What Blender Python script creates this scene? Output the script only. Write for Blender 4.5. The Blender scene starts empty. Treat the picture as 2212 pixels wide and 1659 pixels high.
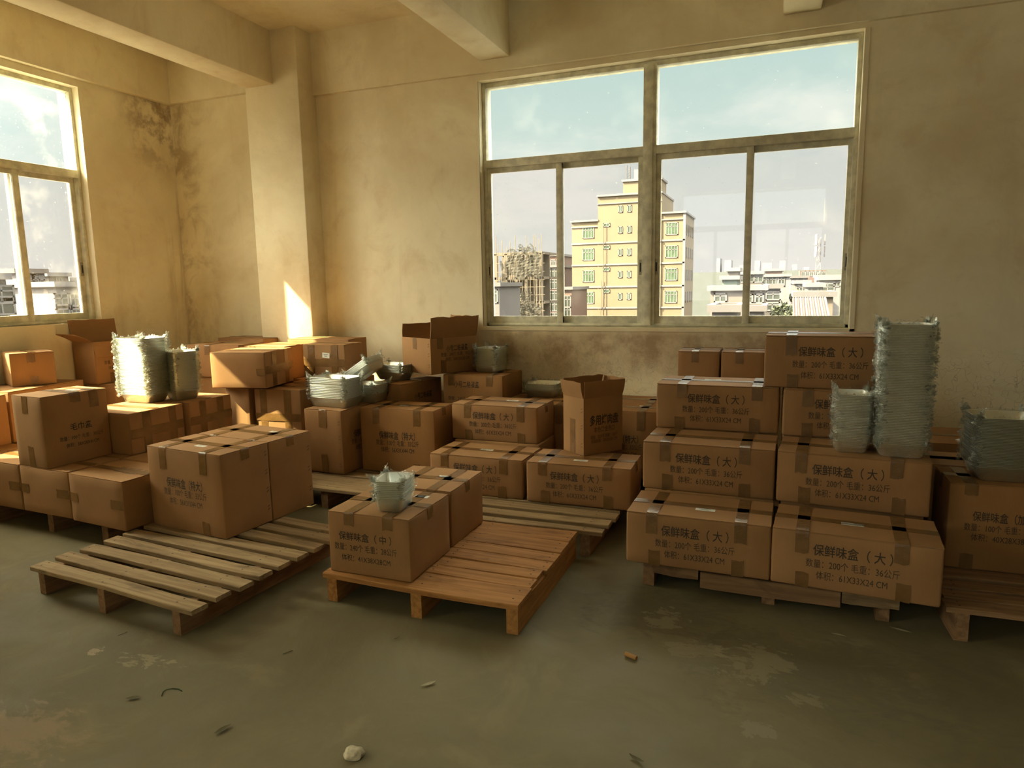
import bpy, bmesh, math, random
from mathutils import Vector, Matrix, noise as mnoise
C = bpy.context.scene.collection
SC = bpy.context.scene
random.seed(7)
R = math.radians
# ------------------------------------------------------------------ camera
CAM = Vector((5.207, -4.883, 1.389)); FPX = 1462.47
_p, _r, _y = 0.14421, -0.01787, 0.37470
_f = Vector((0, math.cos(_p), -math.sin(_p))); _u = Vector((0, math.sin(_p), math.cos(_p))); _x = Vector((1, 0, 0))
_rx = _x*math.cos(_r) + _u*math.sin(_r); _ux = _u*math.cos(_r) - _x*math.sin(_r)
_Z = Matrix.Rotation(_y, 3, 'Z'); CR, CU, CF = _Z @ _rx, _Z @ _ux, _Z @ _f
cd = bpy.data.cameras.new('camera'); co = bpy.data.objects.new('camera', cd); C.objects.link(co)
co.matrix_world = Matrix(((CR.x, CU.x, -CF.x, CAM.x), (CR.y, CU.y, -CF.y, CAM.y), (CR.z, CU.z, -CF.z, CAM.z), (0, 0, 0, 1)))
cd.sensor_width = 36; cd.lens = 36*FPX/2212; cd.clip_start = 0.05; cd.clip_end = 3000
SC.camera = co
def on_y(px, py, y):
    d = CF + CR*((px-1106)/FPX) - CU*((py-829.5)/FPX); return CAM + d*((y-CAM.y)/d.y)
def on_x(px, py, x):
    d = CF + CR*((px-1106)/FPX) - CU*((py-829.5)/FPX); return CAM + d*((x-CAM.x)/d.x)
def on_z(px, py, z):
    d = CF + CR*((px-1106)/FPX) - CU*((py-829.5)/FPX); return CAM + d*((z-CAM.z)/d.z)
# ------------------------------------------------------------------ exposure, sky, sun
SC.view_settings.view_transform = 'Standard'; SC.view_settings.look = 'None'
SC.view_settings.exposure = 0.08; SC.view_settings.gamma = 1.0; SC.view_settings.use_curve_mapping = False
SUN_DIR = Vector((1.0, 0.50, -0.98)).normalized()       # the way the light travels
SKY_STRENGTH, SUN_STRENGTH = 1.0, 66.0
class NT:
    def __init__(s, tree): s.t = tree; s.n = tree.nodes; s.l = tree.links
    def new(s, typ, **kw):
        n = s.n.new(typ)
        for k, v in kw.items():
            if k in n.inputs.keys() if isinstance(k, str) else False: n.inputs[k].default_value = v
            else: setattr(n, k, v)
        return n
    def link(s, a, b): s.l.new(a, b)
    def math(s, op, a, b=None, clamp=False):
        n = s.n.new('ShaderNodeMath'); n.operation = op; n.use_clamp = clamp
        for i, v in enumerate((a, b)):
            if v is None: continue
            if isinstance(v, (int, float)): n.inputs[i].default_value = v
            else: s.l.new(v, n.inputs[i])
        return n.outputs[0]
    def mix(s, fac, a, b, blend='MIX'):
        n = s.n.new('ShaderNodeMix'); n.data_type = 'RGBA'; n.blend_type = blend
        for i, v in ((0, fac), (6, a), (7, b)):
            if isinstance(v, (int, float)): n.inputs[i].default_value = v
            elif isinstance(v, (tuple, list)): n.inputs[i].default_value = (*v, 1) if len(v) == 3 else v
            else: s.l.new(v, n.inputs[i])
        return n.outputs[2]
    def noise(s, vec, scale, detail=4, rough=.55, dist=0.0):
        n = s.n.new('ShaderNodeTexNoise'); n.inputs['Scale'].default_value = scale
        n.inputs['Detail'].default_value = detail; n.inputs['Roughness'].default_value = rough; n.inputs['Distortion'].default_value = dist
        if vec is not None: s.l.new(vec, n.inputs['Vector'])
        return n.outputs['Fac']
    def ramp(s, fac, a, b, lo=0.0, hi=1.0):
        n = s.n.new('ShaderNodeMapRange'); n.inputs[1].default_value = a; n.inputs[2].default_value = b
        n.inputs[3].default_value = lo; n.inputs[4].default_value = hi; n.interpolation_type = 'SMOOTHSTEP'
        s.l.new(fac, n.inputs[0]); return n.outputs[0]
    def mapping(s, vec, scale=(1, 1, 1), loc=(0, 0, 0)):
        n = s.n.new('ShaderNodeMapping'); n.inputs['Scale'].default_value = scale; n.inputs['Location'].default_value = loc
        s.l.new(vec, n.inputs['Vector']); return n.outputs[0]
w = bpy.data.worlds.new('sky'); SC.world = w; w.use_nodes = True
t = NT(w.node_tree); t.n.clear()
tc = t.n.new('ShaderNodeTexCoord'); gen = tc.outputs['Generated']
sep = t.n.new('ShaderNodeSeparateXYZ'); t.link(gen, sep.inputs[0])
col = t.mix(t.ramp(sep.outputs[2], 0.0, 0.42), (0.82, 0.835, 0.755), (0.49, 0.675, 0.63))
cl = t.noise(t.mapping(gen, (1, 1, 2.6), (0.35, 0, 0.1)), 3.2, 7, .58, .25)
col = t.mix(t.ramp(cl, .47, .68, 0, .8), col, (0.93, 0.91, 0.82))
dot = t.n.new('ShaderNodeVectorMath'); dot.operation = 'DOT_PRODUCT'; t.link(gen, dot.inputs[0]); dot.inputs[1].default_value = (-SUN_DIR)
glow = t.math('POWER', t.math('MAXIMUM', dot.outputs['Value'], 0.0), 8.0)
side = t.ramp(sep.outputs[2], .30, .66, 0.0, 16.0)       # unseen upper sky boosted to brighten the room
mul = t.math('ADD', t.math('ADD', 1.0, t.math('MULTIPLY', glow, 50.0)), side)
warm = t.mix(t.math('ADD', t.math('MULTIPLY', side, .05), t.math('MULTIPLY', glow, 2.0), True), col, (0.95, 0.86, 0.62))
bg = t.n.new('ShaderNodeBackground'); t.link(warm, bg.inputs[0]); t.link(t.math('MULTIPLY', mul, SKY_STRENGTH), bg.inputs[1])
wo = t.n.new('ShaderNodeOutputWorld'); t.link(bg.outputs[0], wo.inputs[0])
sl = bpy.data.lights.new('sun', 'SUN'); sl.energy = SUN_STRENGTH; sl.angle = R(0.6); sl.color = (1.0, 0.86, 0.50)
so = bpy.data.objects.new('sun', sl); C.objects.link(so); so.rotation_euler = SUN_DIR.to_track_quat('-Z', 'Y').to_euler(); so.location = (-8, -8, 12)
def portal(loc, rot, sx, sy):
    l = bpy.data.lights.new('window_portal', 'AREA'); l.shape = 'RECTANGLE'; l.size = sx; l.size_y = sy; l.cycles.is_portal = True
    o = bpy.data.objects.new('window_portal', l); C.objects.link(o); o.location = loc; o.rotation_euler = rot
# ------------------------------------------------------------------ helpers
def obj(name, bm, mats, parent=None, smooth=False, loc=None):
    me = bpy.data.meshes.new(name)
    if isinstance(bm, bmesh.types.BMesh):
        bmesh.ops.recalc_face_normals(bm, faces=bm.faces); bm.to_mesh(me); bm.free()
    else: me.from_pydata(bm[0], [], bm[1])
    for m in (mats if isinstance(mats, (list, tuple)) else [mats]): me.materials.append(m)
    if smooth:
        for p in me.polygons: p.use_smooth = True
        if smooth == 'auto': me.set_sharp_from_angle(angle=R(40))
    o = bpy.data.objects.new(name, me); C.objects.link(o)
    if parent: o.parent = parent
    if loc: o.location = loc
    return o
def same(name, src, parent, loc=(0, 0, 0), rot=None):
    o = src.copy(); o.name = name; C.objects.link(o); o.parent = parent; o.location = loc
    if rot: o.rotation_euler = rot
    return o
def tag(o, label=None, cat=None, group=None, kind=None):
    if label: o['label'] = label
    if cat: o['category'] = cat
    if group: o['group'] = group
    if kind: o['kind'] = kind
    return o
def empty(name, loc, rz=0, rot=None):
    o = bpy.data.objects.new(name, None); C.objects.link(o); o.location = loc; o.rotation_euler = rot or (0, 0, rz)
    o.empty_display_size = .05; return o
def box(bm, x0, x1, y0, y1, z0, z1, bev=0.0, mi=0, m=None):
    r = bmesh.ops.create_cube(bm, size=1)
    vs = r['verts']
    for v in vs: v.co = Vector((x0 + (v.co.x+.5)*(x1-x0), y0 + (v.co.y+.5)*(y1-y0), z0 + (v.co.z+.5)*(z1-z0)))
    fs = list({f for v in vs for f in v.link_faces})
    for f in fs: f.material_index = mi
    if bev:
        es = list({e for v in vs for e in v.link_edges})
        g = bmesh.ops.bevel(bm, geom=es, offset=bev, segments=2, affect='EDGES', profile=.5)
        vs = list({v for f in g['faces'] for v in f.verts} | {v for v in vs if v.is_valid})
        for f in g['faces']: f.material_index = mi
    if m is not None: bmesh.ops.transform(bm, matrix=m, verts=[v for v in vs if v.is_valid])
    return vs
def tube(bm, pts, r, n=6, mi=0):
    rings = []
    for i, p in enumerate(pts):
        p = Vector(p); d = (Vector(pts[min(i+1, len(pts)-1)]) - Vector(pts[max(i-1, 0)])).normalized()
        a = d.orthogonal().normalized(); b = d.cross(a)
        rings.append([bm.verts.new(p + (a*math.cos(2*math.pi*k/n) + b*math.sin(2*math.pi*k/n))*r) for k in range(n)])
    for i in range(len(rings)-1):
        for k in range(n):
            f = bm.faces.new((rings[i][k], rings[i][(k+1) % n], rings[i+1][(k+1) % n], rings[i+1][k])); f.material_index = mi
    bm.faces.new(rings[0][::-1]); bm.faces.new(rings[-1])
# ------------------------------------------------------------------ materials
def mat(name, build):
    m = bpy.data.materials.new(name); m.use_nodes = True; t = NT(m.node_tree); t.n.clear()
    out = t.n.new('ShaderNodeOutputMaterial'); p = t.n.new('ShaderNodeBsdfPrincipled'); t.link(p.outputs[0], out.inputs[0])
    build(t, p, out); return m
def coords(t): return t.n.new('ShaderNodeTexCoord').outputs['Object']
def world_pos(t): return t.n.new('ShaderNodeNewGeometry').outputs['Position']
def bump(t, p, h, strength=.3, dist=.002):
    b = t.n.new('ShaderNodeBump'); b.inputs['Strength'].default_value = strength; b.inputs['Distance'].default_value = dist
    t.link(h, b.inputs['Height']); t.link(b.outputs[0], p.inputs['Normal'])
def rnd(t): return t.n.new('ShaderNodeObjectInfo').outputs['Random']
def plain(name, c, rough=.6, metal=0.0, var=.12, scale=8, spec=.3):
    def b(t, p, o):
        n = t.noise(coords(t), scale, 4)
        k = t.ramp(n, .3, .7, 1-var, 1+var*.6)
        mm = t.n.new('ShaderNodeMix'); mm.data_type = 'RGBA'; mm.blend_type = 'MULTIPLY'; mm.inputs[0].default_value = 1
        mm.inputs[6].default_value = (*c, 1); g = t.n.new('ShaderNodeCombineColor')
        for i in range(3): t.link(k, g.inputs[i])
        t.link(g.outputs[0], mm.inputs[7]); t.link(mm.outputs[2], p.inputs['Base Color'])
        p.inputs['Roughness'].default_value = rough; p.inputs['Metallic'].default_value = metal; p.inputs['Specular IOR Level'].default_value = spec
    return mat(name, b)
def cardboard(name, c):
    def b(t, p, o):
        oc = coords(t); r = rnd(t)
        v = t.n.new('ShaderNodeVectorMath'); v.operation = 'ADD'; t.link(oc, v.inputs[0])
        cc = t.n.new('ShaderNodeCombineXYZ'); t.link(t.math('MULTIPLY', r, 17.0), cc.inputs[0]); t.link(t.math('MULTIPLY', r, 9.0), cc.inputs[1]); t.link(cc.outputs[0], v.inputs[1])
        big = t.noise(v.outputs[0], 3.0, 5, .6); fine = t.noise(t.mapping(v.outputs[0], (300, 300, 14)), 1.0, 2)
        sp = t.noise(v.outputs[0], 260, 2)
        col = t.mix(t.ramp(big, .3, .75), tuple(x*1.06 for x in c), tuple(x*.86 for x in c))
        col = t.mix(t.math('MULTIPLY', t.ramp(fine, .35, .75), .10), col, tuple(x*.55 for x in c))
        col = t.mix(t.math('MULTIPLY', t.ramp(sp, .62, .8), .25), col, tuple(x*.6 for x in c))
        col = t.mix(t.math('MULTIPLY', r, .16), col, tuple(x*y for x, y in zip(c, (.72, .66, .58))))
        t.link(col, p.inputs['Base Color']); p.inputs['Roughness'].default_value = .82; p.inputs['Specular IOR Level'].default_value = .22
        bump(t, p, t.math('ADD', t.math('MULTIPLY', fine, .35), big), .18, .004)
    return mat(name, b)
M = {}
M['card'] = cardboard('kraft_cardboard', (0.35, 0.190, 0.082))
M['card2'] = cardboard('reddish_cardboard', (0.33, 0.170, 0.064))
M['card_in'] = cardboard('cardboard_inner_side', (0.31, 0.165, 0.06))
def tape_m(t, p, o):
    oc = coords(t); n = t.noise(oc, 60, 5, .6, 1.5); n2 = t.noise(oc, 14, 3)
    t.link(t.mix(t.ramp(n2, .3, .7), (.215, .115, .040), (.165, .084, .028)), p.inputs['Base Color'])
    p.inputs['Roughness'].default_value = .24; p.inputs['Specular IOR Level'].default_value = .55
    bump(t, p, n, .55, .004)
M['tape'] = mat('brown_packing_tape', tape_m)
def ink_m(t, p, o):
    n = t.noise(coords(t), 420, 3); n2 = t.noise(coords(t), 16, 3)
    f = t.math('MULTIPLY', t.ramp(n, .25, .62, 1.0, .7), t.ramp(n2, .3, .75, 1.0, .85))
    t.link(t.mix(f, (.16, .10, .05), (.014, .011, .008)), p.inputs['Base Color']); p.inputs['Roughness'].default_value = .8
M['ink'] = mat('stencil_ink', ink_m)
M['paper'] = plain('sticker_paper', (.78, .78, .70), .7, var=.08)
M['grey_ink'] = plain('sticker_print', (.28, .28, .26), .7)
def wood(name, a, b2, knots=.3):
    def b(t, p, o):
        oc = coords(t); r = rnd(t)
        v = t.n.new('ShaderNodeVectorMath'); v.operation = 'ADD'; t.link(oc, v.inputs[0])
        cc = t.n.new('ShaderNodeCombineXYZ'); t.link(t.math('MULTIPLY', r, 31.0), cc.inputs[0]); t.link(t.math('MULTIPLY', r, 13.0), cc.inputs[2]); t.link(cc.outputs[0], v.inputs[1])
        g = t.noise(t.mapping(v.outputs[0], (2.2, 42, 42)), 1.0, 6, .62, .6)
        st = t.noise(t.mapping(v.outputs[0], (3.5, 9, 9)), 1.0, 5, .6, .8)
        kn = t.noise(t.mapping(v.outputs[0], (7, 16, 16)), 1.0, 2)
        col = t.mix(t.ramp(g, .32, .68), a, b2)
        col = t.mix(t.math('MULTIPLY', t.ramp(st, .50, .72), .65), col, tuple(x*.42 for x in b2))
        col = t.mix(t.math('MULTIPLY', t.ramp(kn, .66, .78), knots), col, tuple(x*.25 for x in b2))
        col = t.mix(t.math('MULTIPLY', r, .30), col, tuple(x*y for x, y in zip(a, (.62, .58, .55))))
        t.link(col, p.inputs['Base Color']); p.inputs['Roughness'].default_value = .78; p.inputs['Specular IOR Level'].default_value = .25
        bump(t, p, g, .35, .003)
    return mat(name, b)
M['wood_grey'] = wood('weathered_pale_wood', (.37, .262, .138), (.225, .142, .068), .4)
M['wood_orange'] = wood('orange_stained_wood', (.50, .245, .075), (.30, .132, .038), .7)
M['wood_dark'] = wood('dark_pallet_wood', (.30, .175, .085), (.19, .105, .052))
M['nail'] = plain('nail_hole', (.02, .017, .014), .7)
def alu_m(t, p, o):
    n = t.noise(coords(t), 30, 3)
    p.inputs['Base Color'].default_value = (.86, .88, .84, 1); p.inputs['Metallic'].default_value = .96
    t.link(t.ramp(n, .3, .7, .30, .44), p.inputs['Roughness']); bump(t, p, n, .08, .002)
M['foil'] = mat('aluminium_foil', alu_m)
def film(name, white, scale, glint):
    def b(t, p, o):
        oc = coords(t); n = t.noise(t.mapping(oc, (1, 1, 2.4)), scale, 6, .62, 1.2); f = t.noise(oc, scale*.3, 3)
        bp = t.n.new('ShaderNodeBump'); bp.inputs['Strength'].default_value = 1.0; bp.inputs['Distance'].default_value = .012; t.link(n, bp.inputs['Height'])
        tr = t.n.new('ShaderNodeBsdfTransparent'); tr.inputs[0].default_value = (.95, .96, .93, 1)
        gl = t.n.new('ShaderNodeBsdfGlossy'); gl.inputs['Roughness'].default_value = .10; gl.inputs[0].default_value = (.95, .97, .92, 1); t.link(bp.outputs[0], gl.inputs['Normal'])
        df = t.n.new('ShaderNodeBsdfDiffuse'); df.inputs[0].default_value = (.50, .52, .46, 1); tl = t.n.new('ShaderNodeBsdfTranslucent'); tl.inputs[0].default_value = (.50, .52, .46, 1)
        md = t.n.new('ShaderNodeMixShader'); md.inputs[0].default_value = .5; t.link(df.outputs[0], md.inputs[1]); t.link(tl.outputs[0], md.inputs[2])
        lw = t.n.new('ShaderNodeFresnel'); lw.inputs['IOR'].default_value = 1.45; t.link(bp.outputs[0], lw.inputs['Normal'])
        m1 = t.n.new('ShaderNodeMixShader'); t.link(t.math('MULTIPLY', lw.outputs[0], glint, True), m1.inputs[0]); t.link(tr.outputs[0], m1.inputs[1]); t.link(gl.outputs[0], m1.inputs[2])
        rg = t.math('ABSOLUTE', t.math('SUBTRACT', n, .5))
        w = t.math('ADD', t.ramp(rg, .045, 0.0, white*.25, white), t.ramp(f, .52, .70, 0.0, white*.5), True)
        m2 = t.n.new('ShaderNodeMixShader'); t.link(w, m2.inputs[0]); t.link(m1.outputs[0], m2.inputs[1]); t.link(md.outputs[0], m2.inputs[2]); t.link(m2.outputs[0], o.inputs[0])
    return mat(name, b)
M['film'] = film('clear_stretch_film', .045, 46, .55)
M['frill'] = film('bunched_stretch_film', .34, 60, 1.3)
def plaster(name, c, stains=0):
    def b(t, p, o):
        pos = world_pos(t); s = t.n.new('ShaderNodeSeparateXYZ'); t.link(pos, s.inputs[0])
        big = t.noise(pos, .9, 6, .6, .4); mid = t.noise(pos, 3.4, 6, .65, .5); fine = t.noise(pos, 38, 4); dr = t.noise(t.mapping(pos, (5, 5, .55)), 1.0, 5, .6, .3)
        col = t.mix(t.ramp(big, .32, .68), tuple(x*1.08 for x in c), tuple(x*y for x, y in zip(c, (.86, .80, .72))))
        col = t.mix(t.math('MULTIPLY', t.ramp(mid, .50, .74), .40), col, tuple(x*y for x, y in zip(c, (.74, .62, .48))))
        col = t.mix(t.math('MULTIPLY', t.ramp(dr, .54, .78), .26), col, tuple(x*y for x, y in zip(c, (.68, .55, .42))))
        if stains == 'back':   # damp dirt under the sill and in the corner
            e = t.math('MULTIPLY', t.ramp(s.outputs[2], 1.08, 1.0), t.ramp(s.outputs[2], .62, .90)); e = t.math('MULTIPLY', t.math('MULTIPLY', e, t.ramp(s.outputs[0], 2.9, 3.3)), t.ramp(s.outputs[0], 6.2, 5.5)); dn = t.noise(pos, 4.5, 9, .68)
            col = t.mix(t.math('MULTIPLY', t.math('MULTIPLY', e, t.ramp(dn, .40, .62, .35, 1.0)), .72), col, (.29, .165, .085))
            cr = t.n.new('ShaderNodeTexVoronoi'); cr.feature = 'DISTANCE_TO_EDGE'; cr.inputs['Scale'].default_value = 7.0
            pv = t.n.new('ShaderNodeVectorMath'); pv.operation = 'ADD'; t.link(pos, pv.inputs[0])
            nn = t.n.new('ShaderNodeTexNoise'); nn.inputs['Scale'].default_value = 5; t.link(pos, nn.inputs['Vector']); t.link(nn.outputs['Color'], pv.inputs[1]); t.link(pv.outputs[0], cr.inputs['Vector'])
            ck = t.math('MULTIPLY', t.ramp(cr.outputs['Distance'], .022, .0), t.math('MULTIPLY', t.ramp(s.outputs[2], 1.02, .8), t.ramp(s.outputs[0], 2.9, 3.2)))
            col = t.mix(t.math('MULTIPLY', ck, .38), col, (.12, .07, .035))
            k = t.math('MULTIPLY', t.ramp(s.outputs[0], .55, .0), t.ramp(mid, .42, .62))
            col = t.mix(t.math('MULTIPLY', k, .45), col, (.26, .145, .05))
        if stains == 'left':
            d = t.n.new('ShaderNodeVectorMath'); d.operation = 'DISTANCE'; t.link(t.mapping(pos, (1, 1, .75)), d.inputs[0]); d.inputs[1].default_value = (0, -.16, 2.92*.75)
            k = t.math('MULTIPLY', t.ramp(d.outputs['Value'], .50, .03), t.ramp(t.noise(pos, 5, 9, .7), .42, .60))
            col = t.mix(t.math('MULTIPLY', k, .72), col, (.20, .12, .05))
            k = t.math('MULTIPLY', t.ramp(s.outputs[1], -.22, -.03), t.ramp(dr, .42, .60)); col = t.mix(t.math('MULTIPLY', k, .6), col, (.24, .13, .045))
        col = t.mix(t.math('MULTIPLY', t.ramp(fine, .60, .8), .12), col, tuple(x*.6 for x in c))
        t.link(col, p.inputs['Base Color']); p.inputs['Roughness'].default_value = .9; p.inputs['Specular IOR Level'].default_value = .15
        bump(t, p, t.math('ADD', t.math('MULTIPLY', fine, .25), mid), .30, .012)
    return mat(name, b)
WC = (.915, .84, .635)
M['wall_back'] = plaster('plaster_back', WC, 'back'); M['wall_left'] = plaster('plaster_left', WC, 'left')
M['plaster'] = plaster('plaster', WC); M['ceil'] = plaster('plaster_ceiling', (.92, .835, .61))
def floor_m(t, p, o):
    pos = world_pos(t); a = t.noise(pos, .8, 6, .6, .6); b = t.noise(pos, 2.6, 7, .65, .8); c = t.noise(t.mapping(pos, (1.4, 4.5, 1)), 1.6, 7, .66, .9); f = t.noise(pos, 60, 3)
    col = t.mix(t.ramp(a, .3, .7), (.172, .143, .075), (.122, .099, .049))
    col = t.mix(t.math('MULTIPLY', t.ramp(b, .50, .70), .55), col, (.21, .177, .098))
    col = t.mix(t.math('MULTIPLY', t.ramp(c, .55, .72), .55), col, (.145, .122, .07))
    s = t.n.new('ShaderNodeSeparateXYZ'); t.link(pos, s.inputs[0])
    e = t.noise(t.mapping(pos, (1, 1.5, 1)), 5.5, 9, .72, 1.2); e2 = t.noise(t.mapping(pos, (1, 2.2, 1)), 16, 6, .7, 1.0)
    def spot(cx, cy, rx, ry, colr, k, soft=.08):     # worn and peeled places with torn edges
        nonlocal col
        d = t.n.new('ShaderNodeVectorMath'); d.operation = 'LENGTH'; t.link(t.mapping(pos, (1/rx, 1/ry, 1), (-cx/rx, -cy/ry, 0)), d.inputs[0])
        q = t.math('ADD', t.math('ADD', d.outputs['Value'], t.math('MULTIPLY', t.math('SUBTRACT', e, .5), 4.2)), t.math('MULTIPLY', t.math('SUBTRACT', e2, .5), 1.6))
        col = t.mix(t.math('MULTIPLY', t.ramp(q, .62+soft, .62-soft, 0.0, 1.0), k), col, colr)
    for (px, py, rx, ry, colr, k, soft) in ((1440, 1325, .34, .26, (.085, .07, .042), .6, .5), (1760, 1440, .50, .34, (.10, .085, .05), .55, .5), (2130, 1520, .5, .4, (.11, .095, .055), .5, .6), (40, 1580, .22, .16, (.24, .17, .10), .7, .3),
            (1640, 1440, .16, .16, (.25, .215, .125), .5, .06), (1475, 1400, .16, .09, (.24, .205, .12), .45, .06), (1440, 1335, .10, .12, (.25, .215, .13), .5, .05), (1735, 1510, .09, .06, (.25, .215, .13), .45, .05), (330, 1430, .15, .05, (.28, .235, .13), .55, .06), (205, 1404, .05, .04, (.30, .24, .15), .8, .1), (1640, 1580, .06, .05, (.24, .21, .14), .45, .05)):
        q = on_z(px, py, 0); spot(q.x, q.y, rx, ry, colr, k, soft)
    col = t.mix(t.math('MULTIPLY', t.ramp(f, .62, .8), .22), col, (.15, .13, .08))
    t.link(col, p.inputs['Base Color']); t.link(t.ramp(b, .3, .7, .62, .82), p.inputs['Roughness']); p.inputs['Specular IOR Level'].default_value = .3
    bump(t, p, t.math('ADD', b, t.math('MULTIPLY', f, .15)), .35, .010)
M['floor'] = mat('worn_concrete', floor_m)
M['alu_frame'] = plain('olive_grey_window_frame', (.74, .71, .55), .5, 0.0, .22, 14, .4)
M['handle'] = plain('steel_latch', (.45, .42, .33), .35, .8)
M['dark'] = plain('dark_slot', (.03, .028, .022), .6)
def glass_m(tint, refl):
    def b(t, p, o):
        fr = t.n.new('ShaderNodeFresnel'); fr.inputs['IOR'].default_value = 1.5
        tr = t.n.new('ShaderNodeBsdfTransparent'); tr.inputs[0].default_value = (*tint, 1)
        gl = t.n.new('ShaderNodeBsdfGlossy'); gl.inputs['Roughness'].default_value = .02
        df = t.n.new('ShaderNodeBsdfTranslucent'); df.inputs[0].default_value = (.8, .78, .7, 1)
        n = t.noise(coords(t), 3, 5); n2 = t.noise(coords(t), 70, 2)
        m0 = t.n.new('ShaderNodeMixShader'); t.link(t.math('ADD', t.ramp(n, .5, .8, 0.0, .05), t.ramp(n2, .70, .78, 0, .25)), m0.inputs[0]); t.link(tr.outputs[0], m0.inputs[1]); t.link(df.outputs[0], m0.inputs[2])
        m = t.n.new('ShaderNodeMixShader'); t.link(t.math('MULTIPLY', fr.outputs[0], refl, True), m.inputs[0]); t.link(m0.outputs[0], m.inputs[1]); t.link(gl.outputs[0], m.inputs[2])
        t.link(m.outputs[0], o.inputs[0])
    return b
M['glass'] = mat('window_glass', glass_m((.985, .97, .975), 1.7)); M['glass_top'] = mat('transom_glass', glass_m((.965, .99, .985), .5))
# ------------------------------------------------------------------ the room
RX, RY, CH = 10.6, -7.2, 3.44             # far right wall, rear wall, ceiling height
def wall_with_holes(name, along, pos, thick, a0, a1, z0, z1, holes, m):
    """A wall along x or y with rectangular openings (a, b, za, zb)."""
    bm = bmesh.new(); xs = sorted({a0, a1, *[h[0] for h in holes], *[h[1] for h in holes]}); zs = sorted({z0, z1, *[h[2] for h in holes], *[h[3] for h in holes]})
    for i in range(len(xs)-1):
        for k in range(len(zs)-1):
            xm, zm = (xs[i]+xs[i+1])/2, (zs[k]+zs[k+1])/2
            if any(h[0] < xm < h[1] and h[2] < zm < h[3] for h in holes): continue
            if along == 'x': box(bm, xs[i], xs[i+1], min(pos, pos+thick), max(pos, pos+thick), zs[k], zs[k+1])
            else: box(bm, min(pos, pos+thick), max(pos, pos+thick), xs[i], xs[i+1], zs[k], zs[k+1])
    bmesh.ops.remove_doubles(bm, verts=bm.verts, dist=1e-5)
    seen = {}
    for f in list(bm.faces):
        key = tuple(round(c, 4) for c in f.calc_center_median()); seen.setdefault(key, []).append(f)
    bmesh.ops.delete(bm, geom=[f for fs in seen.values() if len(fs) > 1 for f in fs], context='FACES')
    return tag(obj(name, bm, m), kind='structure')
BW = (3.055, 5.640, 1.075, 2.905); LW = (-2.86, -.885, 1.155, 3.0); LW_ADDED = (-7.05, -5.15, 1.155, 3.0)
REAR = [(3.58, 5.88, 1.0, 2.9)]
wall_with_holes('wall_back', 'x', 0, .24, -.24, RX+.2, 0, CH, [BW], M['wall_back'])
wall_with_holes('wall_left', 'y', 0, -.24, RY-.2, 0, 0, CH, [LW, LW_ADDED], M['wall_left'])
wall_with_holes('wall_rear', 'x', RY, -.24, -.24, RX+.2, 0, CH, REAR, M['plaster'])
wall_with_holes('wall_right', 'y', RX, .24, RY-.2, 0, 0, CH, [], M['plaster'])
bm = bmesh.new(); box(bm, -.24, RX+.24, RY-.24, .24, -.2, 0); tag(obj('floor', bm, M['floor']), kind='structure')
bm = bmesh.new(); box(bm, -.24, RX+.24, RY-.24, .24, CH, CH+.2); tag(obj('ceiling', bm, M['ceil']), kind='structure')
def struct(name, x0, x1, y0, y1, z0, z1, m='plaster', bev=.012):
    bm = bmesh.new(); box(bm, x0, x1, y0, y1, z0, z1, bev); return tag(obj(name, bm, M[m], smooth='auto'), kind='structure')
struct('trim_1', 1.055, 1.59, -.215, .02, -.02, CH+.02)                   # the pillar at the back wall
struct('trim_2', 1.07, 1.345, RY, -.18, 3.03, CH+.02)                       # ceiling beam running to the pillar
struct('trim_3', 3.085, 3.325, RY, -.02, 3.035, CH+.02)                     # second ceiling beam
struct('trim_4', 5.17, 5.39, RY, -.02, 3.035, CH+.02)                      # third ceiling beam
struct('trim_5', 7.6, 7.82, RY, -.02, 3.035, CH+.02)
struct('trim_6', -.02, 1.06, -.035, .02, 3.06, CH+.02)                     # ring beam, left of the pillar
bm = bmesh.new(); vs = box(bm, 1.58, RX, -.03, .02, 2.96, CH+.02)         # ring beam over the window
for v in vs:
    if v.co.z < 3.2 and v.co.x > 5: v.co.z = 2.91
tag(obj('trim_7', bm, M['plaster']), kind='structure')
struct('trim_8', -.02, .045, RY, -.0, 3.055, CH+.02)                        # ring beam on the left wall
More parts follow.
